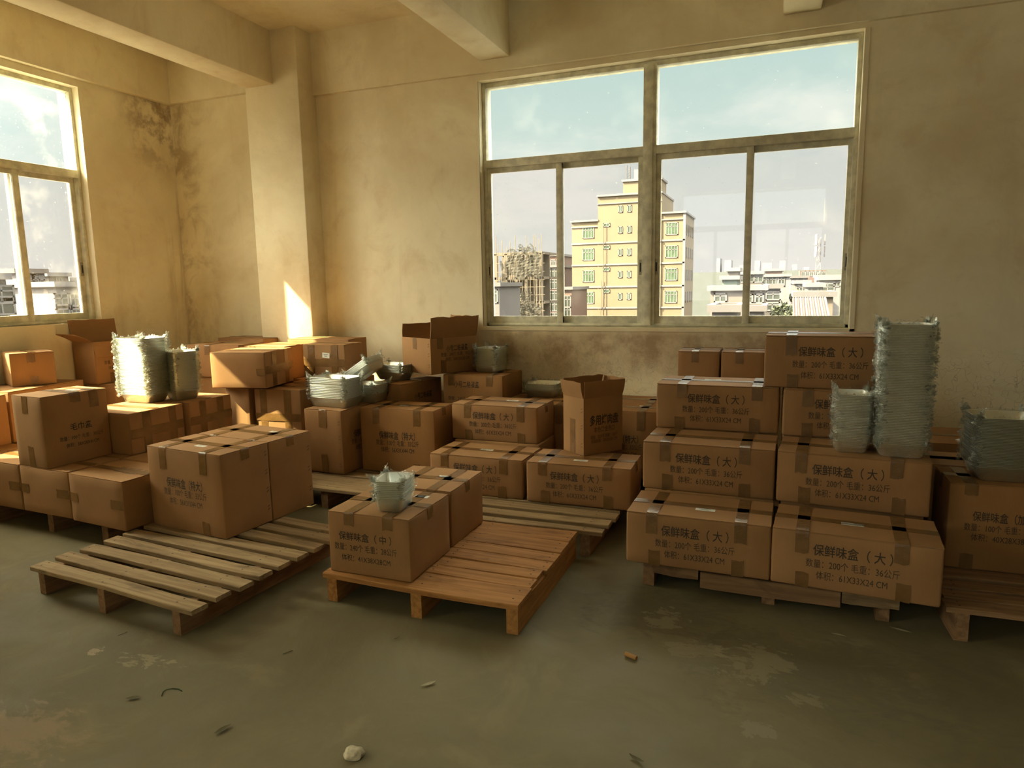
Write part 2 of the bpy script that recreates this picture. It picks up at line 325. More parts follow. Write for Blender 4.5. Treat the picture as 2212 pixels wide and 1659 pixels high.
# windows ---------------------------------------------------------------
def window(name, along, plane, out, a0, a1, z0, z1, zt, sash_x, mull, detail=True, tall=None):
    """Aluminium window in an opening.  out = direction to the outside; sash_x = sash limits along the wall; mull = central mullions."""
    root = tag(empty(name, (0, 0, 0)), kind='structure')
    def B(bm, a, b, d0, d1, za, zb, bev=.003):
        if along == 'x': box(bm, a, b, plane+out*d0 if out > 0 else plane-d1, plane+out*d1 if out > 0 else plane-d0, za, zb, bev)
        else: box(bm, plane+out*d0 if out > 0 else plane-d1, plane+out*d1 if out > 0 else plane-d0, a, b, za, zb, bev)
    bm = bmesh.new()
    B(bm, a0, a1, .07, .16, z0, z0+.026); B(bm, a0, a1, .075, .155, z1-.035, z1); B(bm, a0, a0+.026, .07, .16, z0, z1); B(bm, a1-.026, a1, .07, .16, z0, z1)
    B(bm, tall or a0+.02, a1-.02, .065, .165, zt-.03, zt+.03)
    for (ma, mb) in mull: B(bm, ma, mb, .06, .17, z0+.01, z1-.02); B(bm, ma+.022, mb-.022, .052, .06, z0+.012, z1-.03, .002)
    B(bm, a0+.02, a1-.02, .06, .072, z0+.008, z0+.018, .002)
    obj('window_frame', bm, M['alu_frame'], root, 'auto')
    edges = [a0+.026] + [e for m in mull for e in m] + [a1-.026]
    for i in range(0, len(edges), 2):
        bm = bmesh.new(); B(bm, edges[i], edges[i+1], .11, .114, (zt+.028) if tall is None or edges[i] >= tall-.1 else z0+.02, z1-.03, 0); obj('transom_pane', bm, M['glass_top'], root)
    for i, (sa, sb, tr, hs) in enumerate(sash_x):
        bm = bmesh.new(); d = .082 if tr == 0 else .118; st = .046
        za, zb = z0+.022, zt-.026
        B(bm, sa, sa+st, d, d+.03, za, zb); B(bm, sb-st, sb, d, d+.03, za, zb); B(bm, sa, sb, d+.001, d+.029, za, za+.055); B(bm, sa, sb, d+.001, d+.029, zb-.04, zb)
        sh = obj('sash', bm, M['alu_frame'], root, 'auto')
        bm = bmesh.new(); B(bm, sa+st-.005, sb-st+.005, d+.012, d+.017, za+.05, zb-.035, 0); obj('sash_pane', bm, M['glass'], sh)
        if detail and hs:
            hx = sa+.012 if hs < 0 else sb-.034; hz = z0+.43
            bm = bmesh.new(); B(bm, hx, hx+.022, d-.005, d+.002, hz-.055, hz+.055, .002); h = obj('latch', bm, M['handle'], sh, 'auto')
            bm = bmesh.new(); B(bm, hx+.006, hx+.016, d-.0065, d-.004, hz-.032, hz+.032, .001); obj('latch_slot', bm, M['dark'], h)
    return root
window('window_1', 'x', 0, 1, *BW, 2.312, [(3.06, 3.68, 0, -1), (3.63, 4.285, 1, 1), (4.36, 5.02, 0, -1), (4.975, 5.635, 1, 1)], [(4.282, 4.374)])
LM = (LW[0]+LW[1])/2
W2 = window('window_2', 'y', 0, -1, *LW, 2.335, [(-1.43, -.90, 1, 1), (-1.835, -1.37, 0, 0)], [(LM-.045, LM+.045)], tall=LM)  # unseen near half shaped as one tall pane to pass more sun
window('window_6', 'y', 0, -1, *LW_ADDED, 2.335, [(-5.66, -5.165, 1, 0), (-6.10, -5.60, 0, 0), (-6.66, -6.18, 1, 0), (-7.035, -6.62, 0, 0)], [(-6.18, -6.09)], False)  # unseen window added to bring more sunlight into the room
portal((-.22, (LW_ADDED[0]+LW_ADDED[1])/2, (LW_ADDED[2]+LW_ADDED[3])/2), (R(90), 0, R(-90)), LW_ADDED[1]-LW_ADDED[0], LW_ADDED[3]-LW_ADDED[2])
bm = bmesh.new(); box(bm, -.205, -.175, LW[0]+.005, -1.90, 2.58, LW[3]-.005, .002); obj('sun_block_board', bm, M['wood_grey'], W2)     # unseen board added to block sun at the top of its near half
for i, r in enumerate(REAR):
    a, b = r[0], r[1]; c = (a+b)/2
    window('window_%d' % (i+3), 'x', RY, -1, *r, 2.31, [(a+.005, (a+c)/2+.02, 0, 0), ((a+c)/2-.02, c-.04, 1, 0), (c+.04, (b+c)/2+.02, 0, 0), ((b+c)/2-.02, b-.005, 1, 0)], [(c-.045, c+.045)], False)
    portal(((a+b)/2, RY-.20, 1.95), (R(90), 0, 0), b-a, 1.9)
portal(((BW[0]+BW[1])/2, .22, (BW[2]+BW[3])/2), (R(-90), 0, 0), BW[1]-BW[0], BW[3]-BW[2])
portal((-.22, (LW[0]+LW[1])/2, (LW[2]+LW[3])/2), (R(90), 0, R(-90)), LW[1]-LW[0], LW[3]-LW[2])
# pale plaster reveal round the back window
bm = bmesh.new()
for (a, b, c, d) in ((BW[0]-.03, BW[1]+.03, BW[2]-.03, BW[2]), (BW[1], BW[1]+.03, BW[2]-.03, BW[3]), (BW[0]-.03, BW[0], BW[2], BW[3])): box(bm, a, b, -.006, .01, c, d, .002)
tag(obj('trim_9', bm, M['plaster']), kind='structure')
# ------------------------------------------------------------------ lettering
_tc = {}
def line_mesh(body, width, height, bold):
    k = (body, width, height, bold)
    if k in _tc: return _tc[k]
    cu = bpy.data.curves.new('lettering', 'FONT'); cu.body = body; cu.size = 1.0; cu.resolution_u = 2; cu.offset = (bold+.006) if bold > 0 else 0.0; cu.fill_mode = 'FRONT'
    o = bpy.data.objects.new('lettering', cu); C.objects.link(o)
    dg = bpy.context.evaluated_depsgraph_get(); me = bpy.data.meshes.new_from_object(o.evaluated_get(dg))
    vs = [v.co.copy() for v in me.vertices]; fs = [tuple(p.vertices) for p in me.polygons]
    bpy.data.objects.remove(o); bpy.data.curves.remove(cu); bpy.data.meshes.remove(me)
    x0 = min(v.x for v in vs); x1 = max(v.x for v in vs); y0 = min(v.y for v in vs); y1 = max(v.y for v in vs)
    out = [((v.x-(x0+x1)/2)*width/(x1-x0), (v.y-(y0+y1)/2)*height/(y1-y0)) for v in vs]
    _tc[k] = (out, fs); return _tc[k]
def T61(): return [('保鲜味盒（ 大 ）', .285, .050, .70, 0.004), ('数量：200个 毛重：36公斤', .335, .036, .46, 0), ('体积：61X33X24 CM', .255, .036, .255, 0)]
def T56(): return [('保鲜味盒（特大）', .275, .056, .585, 0.006), ('数量：100个 毛重：33公斤', .325, .040, .47, 0), ('体积：56X31X44 CM', .250, .038, .36, 0)]
def T41(): return [('保鲜味盒（ 中 ）', .265, .040, .58, 0.004), ('数量：240个 毛重：28公斤', .315, .033, .40, 0), ('体积：41X38X28CM', .245, .031, .225, 0)]
def T40(): return [('保鲜味盒（加大）', .235, .046, .63, 0.004), ('数量：100个 毛重：28公斤', .29, .034, .50, 0), ('体积：40X28X38 CM', .235, .033, .385, 0)]
def TTW(): return [('毛巾盘', .125, .043, .52, 0.004), ('数量：100个 毛重：30公斤', .255, .026, .37, -.002), ('体积：38X28X41CM', .19, .026, .265, -.002)]
def TSM(): return [('小号二格餐盘', .20, .048, .70, 0.004), ('数量：240个 毛重：30公斤', .30, .030, .53, 0), ('体积：54X35X30 CM', .22, .030, .385, 0)]
def TBB(): return [('多用烤肉盘', .215, .066, .60, 0.018), ('本色□ 金色□', .155, .034, .435, 0), ('规格：加大号 数量：120个', .205, .024, .31, -.002), ('纸箱规格：50X32X35 CM', .195, .024, .235, -.002)]
def TOP(): return [('保鲜味盒', .20, .048, .62, 0.006), ('数量：60个 毛重：30公斤', .27, .030, .44, 0), ('体积：37X28X40 CM', .215, .030, .31, 0)]
# ------------------------------------------------------------------ cartons
class Carton:
    """Box w x d x h, origin at the base centre, long side along x, front = -y."""
    def __init__(s, label, flb, yaw, w, d, h, z, name='cardboard_box', cat='cardboard box', group=None, m='card', bulge=.004, seed=0, r=.006):
        s.w, s.d, s.h, s.b, s.m, s.seed = w, d, h, bulge, M[m], seed
        a = R(yaw); cx = flb[0] + w/2*math.cos(a) - d/2*math.sin(a); cy = flb[1] + w/2*math.sin(a) + d/2*math.cos(a)
        s.root = tag(empty(name, (cx, cy, z), a), label, cat, group); s.r = r
    def bul(s, face, u, v):
        q = s.b * (1-(2*u-1)**2) * (1-(2*v-1)**2)
        return q * (1 + .5*math.sin(7*u+s.seed*1.7+ord(face[0]) % 3)) if face in 'front back left right' else q*.5
    def P(s, face, u, v, off=0.0):
        """point on a face; u, v in metres from the face's lower left"""
        w, d, h = s.w, s.d, s.h
        if face == 'front': o = s.bul(face, u/w, v/h)+off; return Vector((u-w/2, -d/2-o, v))
        if face == 'back': o = s.bul(face, u/w, v/h)+off; return Vector((w/2-u, d/2+o, v))
        if face == 'right': o = s.bul(face, u/d, v/h)+off; return Vector((w/2+o, u-d/2, v))
        if face == 'left': o = s.bul(face, u/d, v/h)+off; return Vector((-w/2-o, d/2-u, v))
        if face == 'top': return Vector((u-w/2, v-d/2, h+off))
    def body(s, topz=None):
        w, d, h, r = s.w, s.d, topz or s.h, s.r
        def axis(L, n): return [0, r*.3, r] + [r+(L-2*r)*(i+1)/n for i in range(n-1)] + [L-r, L-r*.3, L]
        bm = bmesh.new(); X, Y, Zs = axis(w, 8), axis(d, 6), axis(h, 6)
        def rd(p):
            q = Vector((min(max(p.x, -w/2+r), w/2-r), min(max(p.y, -d/2+r), d/2-r), min(max(p.z, r), h-r))); e = p-q
            if e.length > 1e-6: p = q + e.normalized()*r
            u, v, z = (p.x+w/2)/w, (p.y+d/2)/d, p.z/h
            if p.y < -d/2+1e-4: p.y -= s.bul('front', u, min(z*h/s.h, 1))
            elif p.y > d/2-1e-4: p.y += s.bul('back', 1-u, z)
            if p.x > w/2-1e-4: p.x += s.bul('right', v, z)
            elif p.x < -w/2+1e-4: p.x -= s.bul('left', 1-v, z)
            return p
        def grid(A, B, f):
            g = [[bm.verts.new(rd(f(a, b))) for b in B] for a in A]
            for i in range(len(A)-1):
                for k in range(len(B)-1): bm.faces.new((g[i][k], g[i+1][k], g[i+1][k+1], g[i][k+1]))
        grid(X, Zs, lambda a, b: Vector((a-w/2, -d/2, b))); grid(X, Zs, lambda a, b: Vector((a-w/2, d/2, b)))
        grid(Y, Zs, lambda a, b: Vector((w/2, a-d/2, b))); grid(Y, Zs, lambda a, b: Vector((-w/2, a-d/2, b)))
        grid(X, Y, lambda a, b: Vector((a-w/2, b-d/2, 0))); grid(X, Y, lambda a, b: Vector((a-w/2, b-d/2, h)))
        bmesh.ops.remove_doubles(bm, verts=bm.verts, dist=1e-5)
        return obj('carton_body', bm, s.m, s.root, True)
    def panel(s, name, face, u0, u1, v0, v1, th=.004, lift=(0, 0, 0, 0), nu=8, m=None, base=0.0006):
        """a flap lying on a face; lift raises its four corners"""
        bm = bmesh.new(); top, bot = [], []
        rng = random.Random(s.seed*31+int(u0*1000)+int(v0*997))
        for i in range(nu+1):
            a = i/nu; rt, rb = [], []
            for k in range(5):
                b = k/4; l = (lift[0]*(1-a)+lift[1]*a)*(1-b) + (lift[2]*(1-a)+lift[3]*a)*b
                j = rng.uniform(-.0012, .0012) if i in (0, nu) else 0
                u = u0+(u1-u0)*a + j; v = v0+(v1-v0)*b
                edge = .0012 if (i in (0, nu) or k in (0, 4)) else 0
                rt.append(bm.verts.new(s.P(face, u, v, base+th+l-edge))); rb.append(bm.verts.new(s.P(face, u, v, base+l)))
            top.append(rt); bot.append(rb)
        for i in range(nu):
            for k in range(4): bm.faces.new((top[i][k], top[i+1][k], top[i+1][k+1], top[i][k+1])); bm.faces.new((bot[i][k], bot[i][k+1], bot[i+1][k+1], bot[i+1][k]))
        for i in range(nu):
            bm.faces.new((top[i][0], bot[i][0], bot[i+1][0], top[i+1][0])); bm.faces.new((top[i][4], top[i+1][4], bot[i+1][4], bot[i][4]))
        for k in range(4):
            bm.faces.new((top[0][k], top[0][k+1], bot[0][k+1], bot[0][k])); bm.faces.new((top[nu][k], bot[nu][k], bot[nu][k+1], top[nu][k+1]))
        return obj(name, bm, m or s.m, s.root, True if False else 'auto')
    def strip(s, path, wd, width, name='tape', m='tape', th=.0007, ragged=True):
        """tape: path = list of (point, outward normal); wd = direction across"""
        bm = bmesh.new(); wd = Vector(wd)*width/2; n = len(path); A = []
        rng = random.Random(int(path[0][0].x*991+path[0][0].z*773+s.seed*7))
        for i, (p, nn) in enumerate(path):
            row = []
            for k in (-1, -.33, .33, 1):
                e = Vector((0, 0, 0))
                if ragged and i in (0, n-1):
                    dv = (path[1][0]-path[0][0]) if i == 0 else (path[-1][0]-path[-2][0]); e = dv.normalized()*rng.uniform(-.004, .004)
                row.append((bm.verts.new(p+wd*k+nn*(th+.0009)+e), bm.verts.new(p+wd*k+nn*.0009+e)))
            A.append(row)
        for i in range(n-1):
            for k in range(3):
                bm.faces.new((A[i][k][0], A[i+1][k][0], A[i+1][k+1][0], A[i][k+1][0])); bm.faces.new((A[i][k][1], A[i][k+1][1], A[i+1][k+1][1], A[i+1][k][1]))
            bm.faces.new((A[i][0][0], A[i][0][1], A[i+1][0][1], A[i+1][0][0])); bm.faces.new((A[i][3][0], A[i+1][3][0], A[i+1][3][1], A[i][3][1]))
        return obj(name, bm, M[m], s.root, 'auto')
    N = dict(front=Vector((0, -1, 0)), back=Vector((0, 1, 0)), right=Vector((1, 0, 0)), left=Vector((-1, 0, 0)), top=Vector((0, 0, 1)))
    def run(s, face, fix, a, b, vert=True, n=7):
        """points from a to b on a face; vert: v runs and u is fixed"""
        out = []
        for i in range(n+1):
            q = a+(b-a)*i/n; p = s.P(face, fix, q) if vert else s.P(face, q, fix); out.append((p, s.N[face]))
        return out
    def tops(s, lift=.004, end=.0, open_r=0.0):
        """two major flaps meeting along x on the top"""
        e = .0015; g = .0025; open_r *= .12; L = lambda: random.Random(s.seed*13+1).uniform(.3, 1)*lift*.15
        s.panel('flap', 'top', e, s.w-e, e, s.d/2-g, .0045, (0, 0, L(), L()+open_r), base=-.0045-.0002)
        s.panel('flap', 'top', e, s.w-e, s.d/2+g, s.d-e, .0045, (L(), L()*.5+open_r, 0, 0), base=-.0045-.0002)
    def cross(s, u, drop=.09, tw=.05, back=True, skew=0):
        pth = s.run('front', u, s.h-drop, s.h-.006) + [(s.P('front', u, s.h-.001, -.003)+Vector((0, 0, 0)), Vector((0, -.7, .7)))]
        pth += s.run('top', u, .006, s.d-.006) + s.run('back', s.w-u, s.h-.006, s.h-drop)
        return s.strip(pth, (1, 0, 0), tw)
    def low(s, u, up=.07, tw=.05, face='front'):
        return s.strip(s.run(face, u, .001, up, n=4), (1, 0, 0) if face in ('front', 'back') else (0, 1, 0), tw)
    def seam(s, drop=.055, tw=.05, ends='lr'):
        v = s.d/2; p = []
        if 'l' in ends: p += s.run('left', s.d/2, s.h-drop, s.h-.006, n=4)
        p += s.run('top', v, .004, s.w-.004, vert=False, n=12)
        if 'r' in ends: p += s.run('right', s.d/2, s.h-.006, s.h-drop, n=4)
        return s.strip(p, (0, 1, 0), tw)
    def htape(s, face, us=(.27, .73), split=.5, tw=.055, wrap=.06):
        """a face closed by two flaps with tape along the seam and two tapes across"""
        L = s.w if face in ('front', 'back') else s.d; e = .002; vs = s.h*split
        s.panel('flap', face, e, L-e, e, vs-.002, .003, base=.0004); s.panel('flap', face, e, L-e, vs+.002, s.h-e, .003, (0, 0, 0, 0), base=.0004)
        ax = (1, 0, 0) if face in ('front', 'back') else (0, 1, 0)
        def sh(p, k=.0034): return [(a+n*k, n) for a, n in p]
        for u in us: s.strip(sh(s.run(face, L*u, .004, s.h-.004)), ax, tw)
        s.strip(sh(s.run(face, vs, .003, L-.003, vert=False, n=10), .0042), (0, 0, 1), tw)
    def text(s, lines, face='front', cu=.5, dv=0.0, sx=1.0):
        L = s.w if face in ('front', 'back') else s.d
        for (body, wdt, hgt, vz, bold) in lines:
            vs, fs = line_mesh(body, wdt*sx, hgt, bold)
            obj('printed_line', ([tuple(s.P(face, L*cu+x, s.h*vz+dv+y, .0011)) for x, y in vs], fs), M['ink'], s.root)
    def sticker(s, face, u, v, w=.075, h=.045, rot=0.0, off=.0012, base=0):
        bm = bmesh.new(); c, q = math.cos(rot), math.sin(rot)
        def pt(a, b, o): return s.P(face, u+a*c-b*q, v+a*q+b*c, base+o)
        A = [bm.verts.new(pt(a, b, off+.0004)) for a, b in ((-w/2, -h/2), (w/2, -h/2), (w/2, h/2), (-w/2, h/2))]; bm.faces.new(A)
        B = [bm.verts.new(pt(a, b, off)) for a, b in ((-w/2, -h/2), (w/2, -h/2), (w/2, h/2), (-w/2, h/2))]; bm.faces.new(B[::-1])
        for i in range(4): bm.faces.new((A[i], B[i], B[(i+1) % 4], A[(i+1) % 4]))
        st = obj('sticker', bm, M['paper'], s.root); st['label'] = 'white paper sticker'
        bm = bmesh.new()
        for (b0, b1, a0, a1) in ((.10, .26, -.34, .30), (-.22, -.06, -.22, .18)):
            x = [bm.verts.new(pt(a*w, b*h, off+.0009)) for a, b in ((a0, b0), (a1, b0), (a1, b1), (a0, b1))]; bm.faces.new(x)
        obj('sticker_print', bm, M['grey_ink'], st)
def std61(label, flb, yaw, z, text=True, seed=1, group='large tray cartons', sticker=None, wdh=(.61, .33, .24), open_r=.004, **kw):
    c = Carton(label, flb, yaw, *wdh, z, group=group, seed=seed, bulge=.006, r=.010, **kw); c.body(c.h-.0045); c.tops(.004, open_r=open_r)
    rng = random.Random(seed)
    for u in (.19, .80): c.cross(c.w*(u+rng.uniform(-.03, .03)), .085+rng.uniform(-.015, .02)); c.low(c.w*(u+rng.uniform(-.02, .02)), .062+rng.uniform(0, .02))
    c.seam()
    if text: c.text(T61(), cu=.475+rng.uniform(-.01, .03))
    if sticker: c.sticker('top', *sticker, w=.085, h=.03)
    return c
def std56(label, flb, yaw, z, text='front', seed=1, wdh=(.56, .31, .44), group='extra large tray cartons', sticker=None, drop=.11, m='card', us=(.22, .77)):
    c = Carton(label, flb, yaw, *wdh, z, group=group, seed=seed, bulge=.003, r=.006, m=m); c.body(c.h-.0045); c.tops(.003, open_r=.005)
    rng = random.Random(seed)
    for u in us: c.cross(c.w*u, drop+rng.uniform(-.01, .02))
    c.low(c.w*.75, .07); c.seam()
    if text: c.text(T56(), text, .5)
    if sticker: c.sticker('top', *sticker, w=.07, h=.03)
    return c
def plainbox(label, flb, yaw, wdh, z, seed=1, group=None, m='card', H=None, tape=(), bulge=.003, top=True, drop=.08, Hs=.5, us=(.27, .73)):
    c = Carton(label, flb, yaw, *wdh, z, group=group, seed=seed, bulge=bulge, r=.007, m=m); c.body(c.h-.0045 if top else None)
    if top: c.tops(.003); c.seam(ends='')
    for u in tape: c.cross(c.w*u, drop)
    for f in (H or ''): c.htape({'f': 'front', 'r': 'right'}[f], split=Hs, us=us)
    return c
def openbox(label, flb, yaw, wdh, z, flaps, seed=1, group=None, m='card', th=.006):
    """open carton; flaps: {side: (length, tilt from upright in degrees, inset)}"""
    c = Carton(label, flb, yaw, *wdh, z, group=group, seed=seed, bulge=.0, r=.006, m=m); w, d, h = wdh
    bm = bmesh.new()
    box(bm, -w/2, w/2, -d/2, d/2, 0, th, .002); box(bm, -w/2, w/2, -d/2, -d/2+th, 0, h, .002); box(bm, -w/2, w/2, d/2-th, d/2, 0, h, .002)
    box(bm, -w/2, -w/2+th, -d/2+th, d/2-th, 0, h, .002); box(bm, w/2-th, w/2, -d/2+th, d/2-th, 0, h, .002)
    obj('carton_body', bm, c.m, c.root, 'auto')
    for side, (ln, tilt, skew) in flaps.items():
        bm = bmesh.new(); L = (w if side in ('front', 'back') else d)-.006; n = 8; rows = []
        rng = random.Random(seed+len(side))
        for i in range(n+1):
            a = -L/2+L*i/n; rr = []
            for k in range(5):
                q = ln*k/4*(1 + (rng.uniform(-.03, .03) if k == 4 else 0)); sk = skew*q*(-1 if i < n/2 else 1)*(abs(i-n/2)/(n/2))
                cv = .006*math.sin(math.pi*k/4)
                for o in (th/2, -th/2): rr.append(bm.verts.new(Vector((a+sk, -(math.sin(R(tilt))*q) - math.cos(R(tilt))*(o+cv), math.cos(R(tilt))*q - math.sin(R(tilt))*(-o-cv)))))
            rows.append(rr)
        for i in range(n):
            A, B = rows[i], rows[i+1]
            for k in range(4):
                bm.faces.new((A[2*k], B[2*k], B[2*k+2], A[2*k+2])); bm.faces.new((A[2*k+1], A[2*k+3], B[2*k+3], B[2*k+1]))
            bm.faces.new((A[8], B[8], B[9], A[9])); bm.faces.new((A[0], A[1], B[1], B[0]))
        for rr in (rows[0], rows[n]):
            for k in range(4): bm.faces.new((rr[2*k], rr[2*k+2], rr[2*k+3], rr[2*k+1]))
        f = obj('flap', bm, c.m, c.root, 'auto')
        rz = {'front': 0, 'right': R(90), 'back': R(180), 'left': R(-90)}[side]; dd = (d if side in ('front', 'back') else w)/2-th/2
        f.rotation_euler = (0, 0, rz); f.location = Matrix.Rotation(rz, 3, 'Z') @ Vector((0, -dd, 0)) + Vector((0, 0, h-.002))
    return c
def staples(c, face, u, vs):
    bm = bmesh.new()
    for v in vs:
        for k in (-.009, .009):
            p = c.P(face, u, v+k, .0012); ax = Vector((1, 0, 0)) if face == 'front' else Vector((0, 1, 0))
            q = p+ax*.014+Vector((0, 0, .007)); tube(bm, [p, q], .0012, 4)
    obj('staple', bm, M['dark'], c.root)
PZ = .14
# right-hand stack (on the pallet under the window's right half)
std61('carton marked 大, lower left corner of the big right stack', (4.604, -1.972), -1.0, PZ, seed=11, sticker=(.33, .12))
std61('carton marked 大, lower right corner of the big right stack, sagging over its pallet', (5.217, -1.985), -4.2, PZ, seed=12, sticker=(.30, .15))
std61('carton marked 大, second layer left in the big right stack', (4.609, -1.606), -1.6, PZ+.24, seed=13)
std61('carton marked 大 carrying two wrapped tray stacks, right stack', (5.228, -1.622), -4.6, PZ+.24, seed=14)
std61('carton marked 大 with shiny white tape on top, third layer left', (4.617, -1.269), -.8, PZ+.48, seed=15, sticker=(.27, .2))
std61('carton marked 大 half hidden behind the short tray stack', (5.248, -1.292), 0, PZ+.48, seed=16)
std61('topmost carton marked 大 on the big right stack', (5.152, -1.262), -2.5, PZ+.72, seed=17, wdh=(.64, .33, .262))
# cartons further back in the right stack that carry the ones seen
for i, (x, y, z, h) in enumerate(((4.62, -1.62, PZ, .24), (5.245, -1.62, PZ, .24), (4.62, -1.27, PZ, .48), (5.25, -1.27, PZ, .48))):
    pass
def filler(label, flb, yaw, wdh, z, seed): return plainbox(label, flb, yaw, wdh, z, seed, group='cartons inside the piles', top=False)
filler('plain carton inside the right stack under its second layer, left', (4.62, -1.615), 0, (.60, .30, .24), PZ, 41)
filler('plain carton inside the right stack under its second layer, right', (5.25, -1.60), 0, (.58, .28, .24), PZ, 42)
filler('plain carton inside the right stack under its third layer, left', (4.62, -1.26), 0, (.60, .34, .48), PZ, 43)
filler('plain carton inside the right stack under its third layer, right', (5.25, -1.28), 0, (.58, .32, .48), PZ, 44)
filler('plain carton against the wall carrying two small cartons', (4.60, -.62), 0, (.60, .52, .62), .14, 45)
for (x, lab, sd) in ((4.612, 'small plain carton by the window sill, left of two', 46), (4.882, 'small plain carton by the window sill, right of two', 47)):
    c = plainbox(lab, (x, -.42), 0, (.258, .30, .192), .76, sd, tape=(), drop=.07); c.strip(c.run('front', c.w*.42, c.h-.075, c.h-.004, n=4)+c.run('top', c.w*.42, .01, c.d-.01), (1, 0, 0), .045)
# far right
c = Carton('carton marked 加大 on the right-hand pallet, cut by the picture edge', (5.923, -1.577), 1.0, .40, .28, .38, PZ, 'cardboard_box', 'cardboard box', seed=21, m='card2'); c.body(c.h-.0045); c.tops(.004)
for u in (.2, .8): c.cross(c.w*u, .05); c.low(c.w*u, .07)
c.text(T40(), 'front', .52); c.seam()
c = plainbox('carton standing behind the carton marked 加大', (5.905, -1.285), 0, (.40, .28, .385), PZ, 22); c.seam()
plainbox('low carton by the right wall behind the tall tray stack', (5.86, -.74), 2, (.60, .46, .37), PZ, 23, m='card')
# middle pallet, front rows
std61('carton marked 大, right front on the middle slatted pallet', (3.877, -1.300), 1.1, PZ, seed=31, sticker=(.30, .10))
std61('carton marked 大 behind the two medium cartons', (3.240, -1.287), -.4, PZ, seed=32, sticker=(.31, .17))
std61('carton marked 大 on its own in the second layer, centre of the room', (3.197, -.884), -1.0, PZ+.24, seed=33, sticker=(.36, .20))
filler('plain carton under the lone second-layer carton', (3.22, -.90), 0, (.60, .32, .24), PZ, 34)
std56('carton marked 特大 behind the open carton, below the window', (3.985, -.64), 0, PZ, seed=35, sticker=(.42, .20), m='card2')
std56('carton behind the lone second-layer carton, its top just showing', (3.41, -.545), 0, PZ, text=None, seed=36, m='card2')
std56('rear carton against the wall behind the carton marked 特大', (3.985, -.325), 0, PZ, text=None, seed=37)
std56('rear carton against the wall under the shallow tray stack', (3.41, -.228), 0, PZ, text=None, seed=38, wdh=(.56, .215, .44))
c = std56('dark carton marked 特大 standing left of the lone second-layer carton', (2.556, -1.005), 2.1, PZ, seed=39, sticker=(.27, .14), m='card2')
c = Carton('tall narrow carton carrying the foil bundles, end on', (2.198, -1.146), -1.7, .31, .50, .44, PZ, group='extra large tray cartons', seed=40, bulge=.004, m='card'); c.body(c.h-.0045)
c.panel('flap', 'top', .002, c.w/2-.002, .002, c.d-.002, .0045, (0, .004, 0, .003), base=-.0047); c.panel('flap', 'top', c.w/2+.002, c.w-.002, .002, c.d-.002, .0045, (.004, 0, .003, 0), base=-.0047)
c.strip(c.run('front', c.w*.50, c.h-.125, c.h-.006)+[(c.P('front', c.w*.5, c.h, -.003), Vector((0, -.7, .7)))]+c.run('top', c.w*.5, .006, c.d-.006), (1, 0, 0), .062)
c.low(c.w*.5, .13, .05); c.text(T56(), 'right', .52); staples(c, 'front', c.w-.03, (.06, .16, .25, .35))
# open carton with the five-character title
c = openbox('open carton marked 多用烤肉盘 with flaps standing up', (4.004, -.974), -37.4, (.204, .297, .345), .381, {'left': (.105, -4, .05), 'front': (.10, 12, .02), 'right': (.10, 8, .04), 'back': (.10, 10, .05)}, seed=51)
c.text(TBB(), 'right', .52); c.strip(c.run('front', c.w*.47, .004, c.h*.62), (1, 0, 0), .05); staples(c, 'front', c.w-.025, (.06, .17, .27))
# back row left of the window
c = plainbox('carton marked 小号二格餐盘 end on, under the shallow wrapped trays', (2.415, -.632), -12, (.29, .46, .56), PZ, 52, m='card', tape=(.5,)); c.text(TSM(), 'right', .52, dv=.06)
c = plainbox('carton marked 小号二格餐盘 facing forward against the wall', (2.93, -.475), -.5, (.475, .38, .615), PZ, 53, m='card2', tape=(.14, .78)); c.text(TSM(), 'front', .40, dv=.115)
c = openbox('large open carton marked 小号二格餐盘 with lifted lid flaps', (2.552, -.40), -26.7, (.37, .43, .262), .758, {'left': (.10, -6, .0), 'back': (.15, 6, -.22), 'right': (.155, 9, .05)}, seed=54)
c.text(TSM(), 'right', .56); c.strip(c.run('front', c.w*.46, c.h-.085, c.h-.003), (1, 0, 0), .05); staples(c, 'front', c.w-.03, (.06, .14, .21))
c.strip(c.run('right', c.d*.2, c.h-.08, c.h-.003), (0, 1, 0), .05); c.strip(c.run('right', c.d*.26, .004, .10), (0, 1, 0), .05)
# front left pallet: two extra large cartons
c = std56('foremost carton marked 特大 on the weathered pallet', (2.087, -2.307), -5.4, PZ, seed=61, sticker=(.30, .10)); staples(c, 'right', .28, (.08, .18, .28, .38))
c = std56('second carton of the pair, touching the back of the front 特大 carton', (2.118, -1.988), -6.0, PZ, text=None, seed=62, sticker=(.40, .20)); staples(c, 'right', .28, (.10, .22, .34))
# centre pallet: two medium cartons
for (x, y, yaw, lab, sd, st, tx) in ((3.380, -2.499, .6, 'medium carton marked 中 with a bundle of foil trays on it', 63, (.31, .30), True), (3.371, -2.086, .7, 'medium carton directly behind the carton marked 中', 64, (.27, .22), False)):
    c = Carton(lab, (x, y), yaw, .41, .38, .28, PZ, group='medium tray cartons', seed=sd, bulge=.003); c.body(c.h-.0045); c.tops(.003, open_r=.006)
    for u in (.27, .74): c.cross(c.w*u, .06)
    c.seam()
    if tx: c.text(T41(), 'front', .46, dv=.012)
    c.sticker('top', *st, w=.07, h=.035)
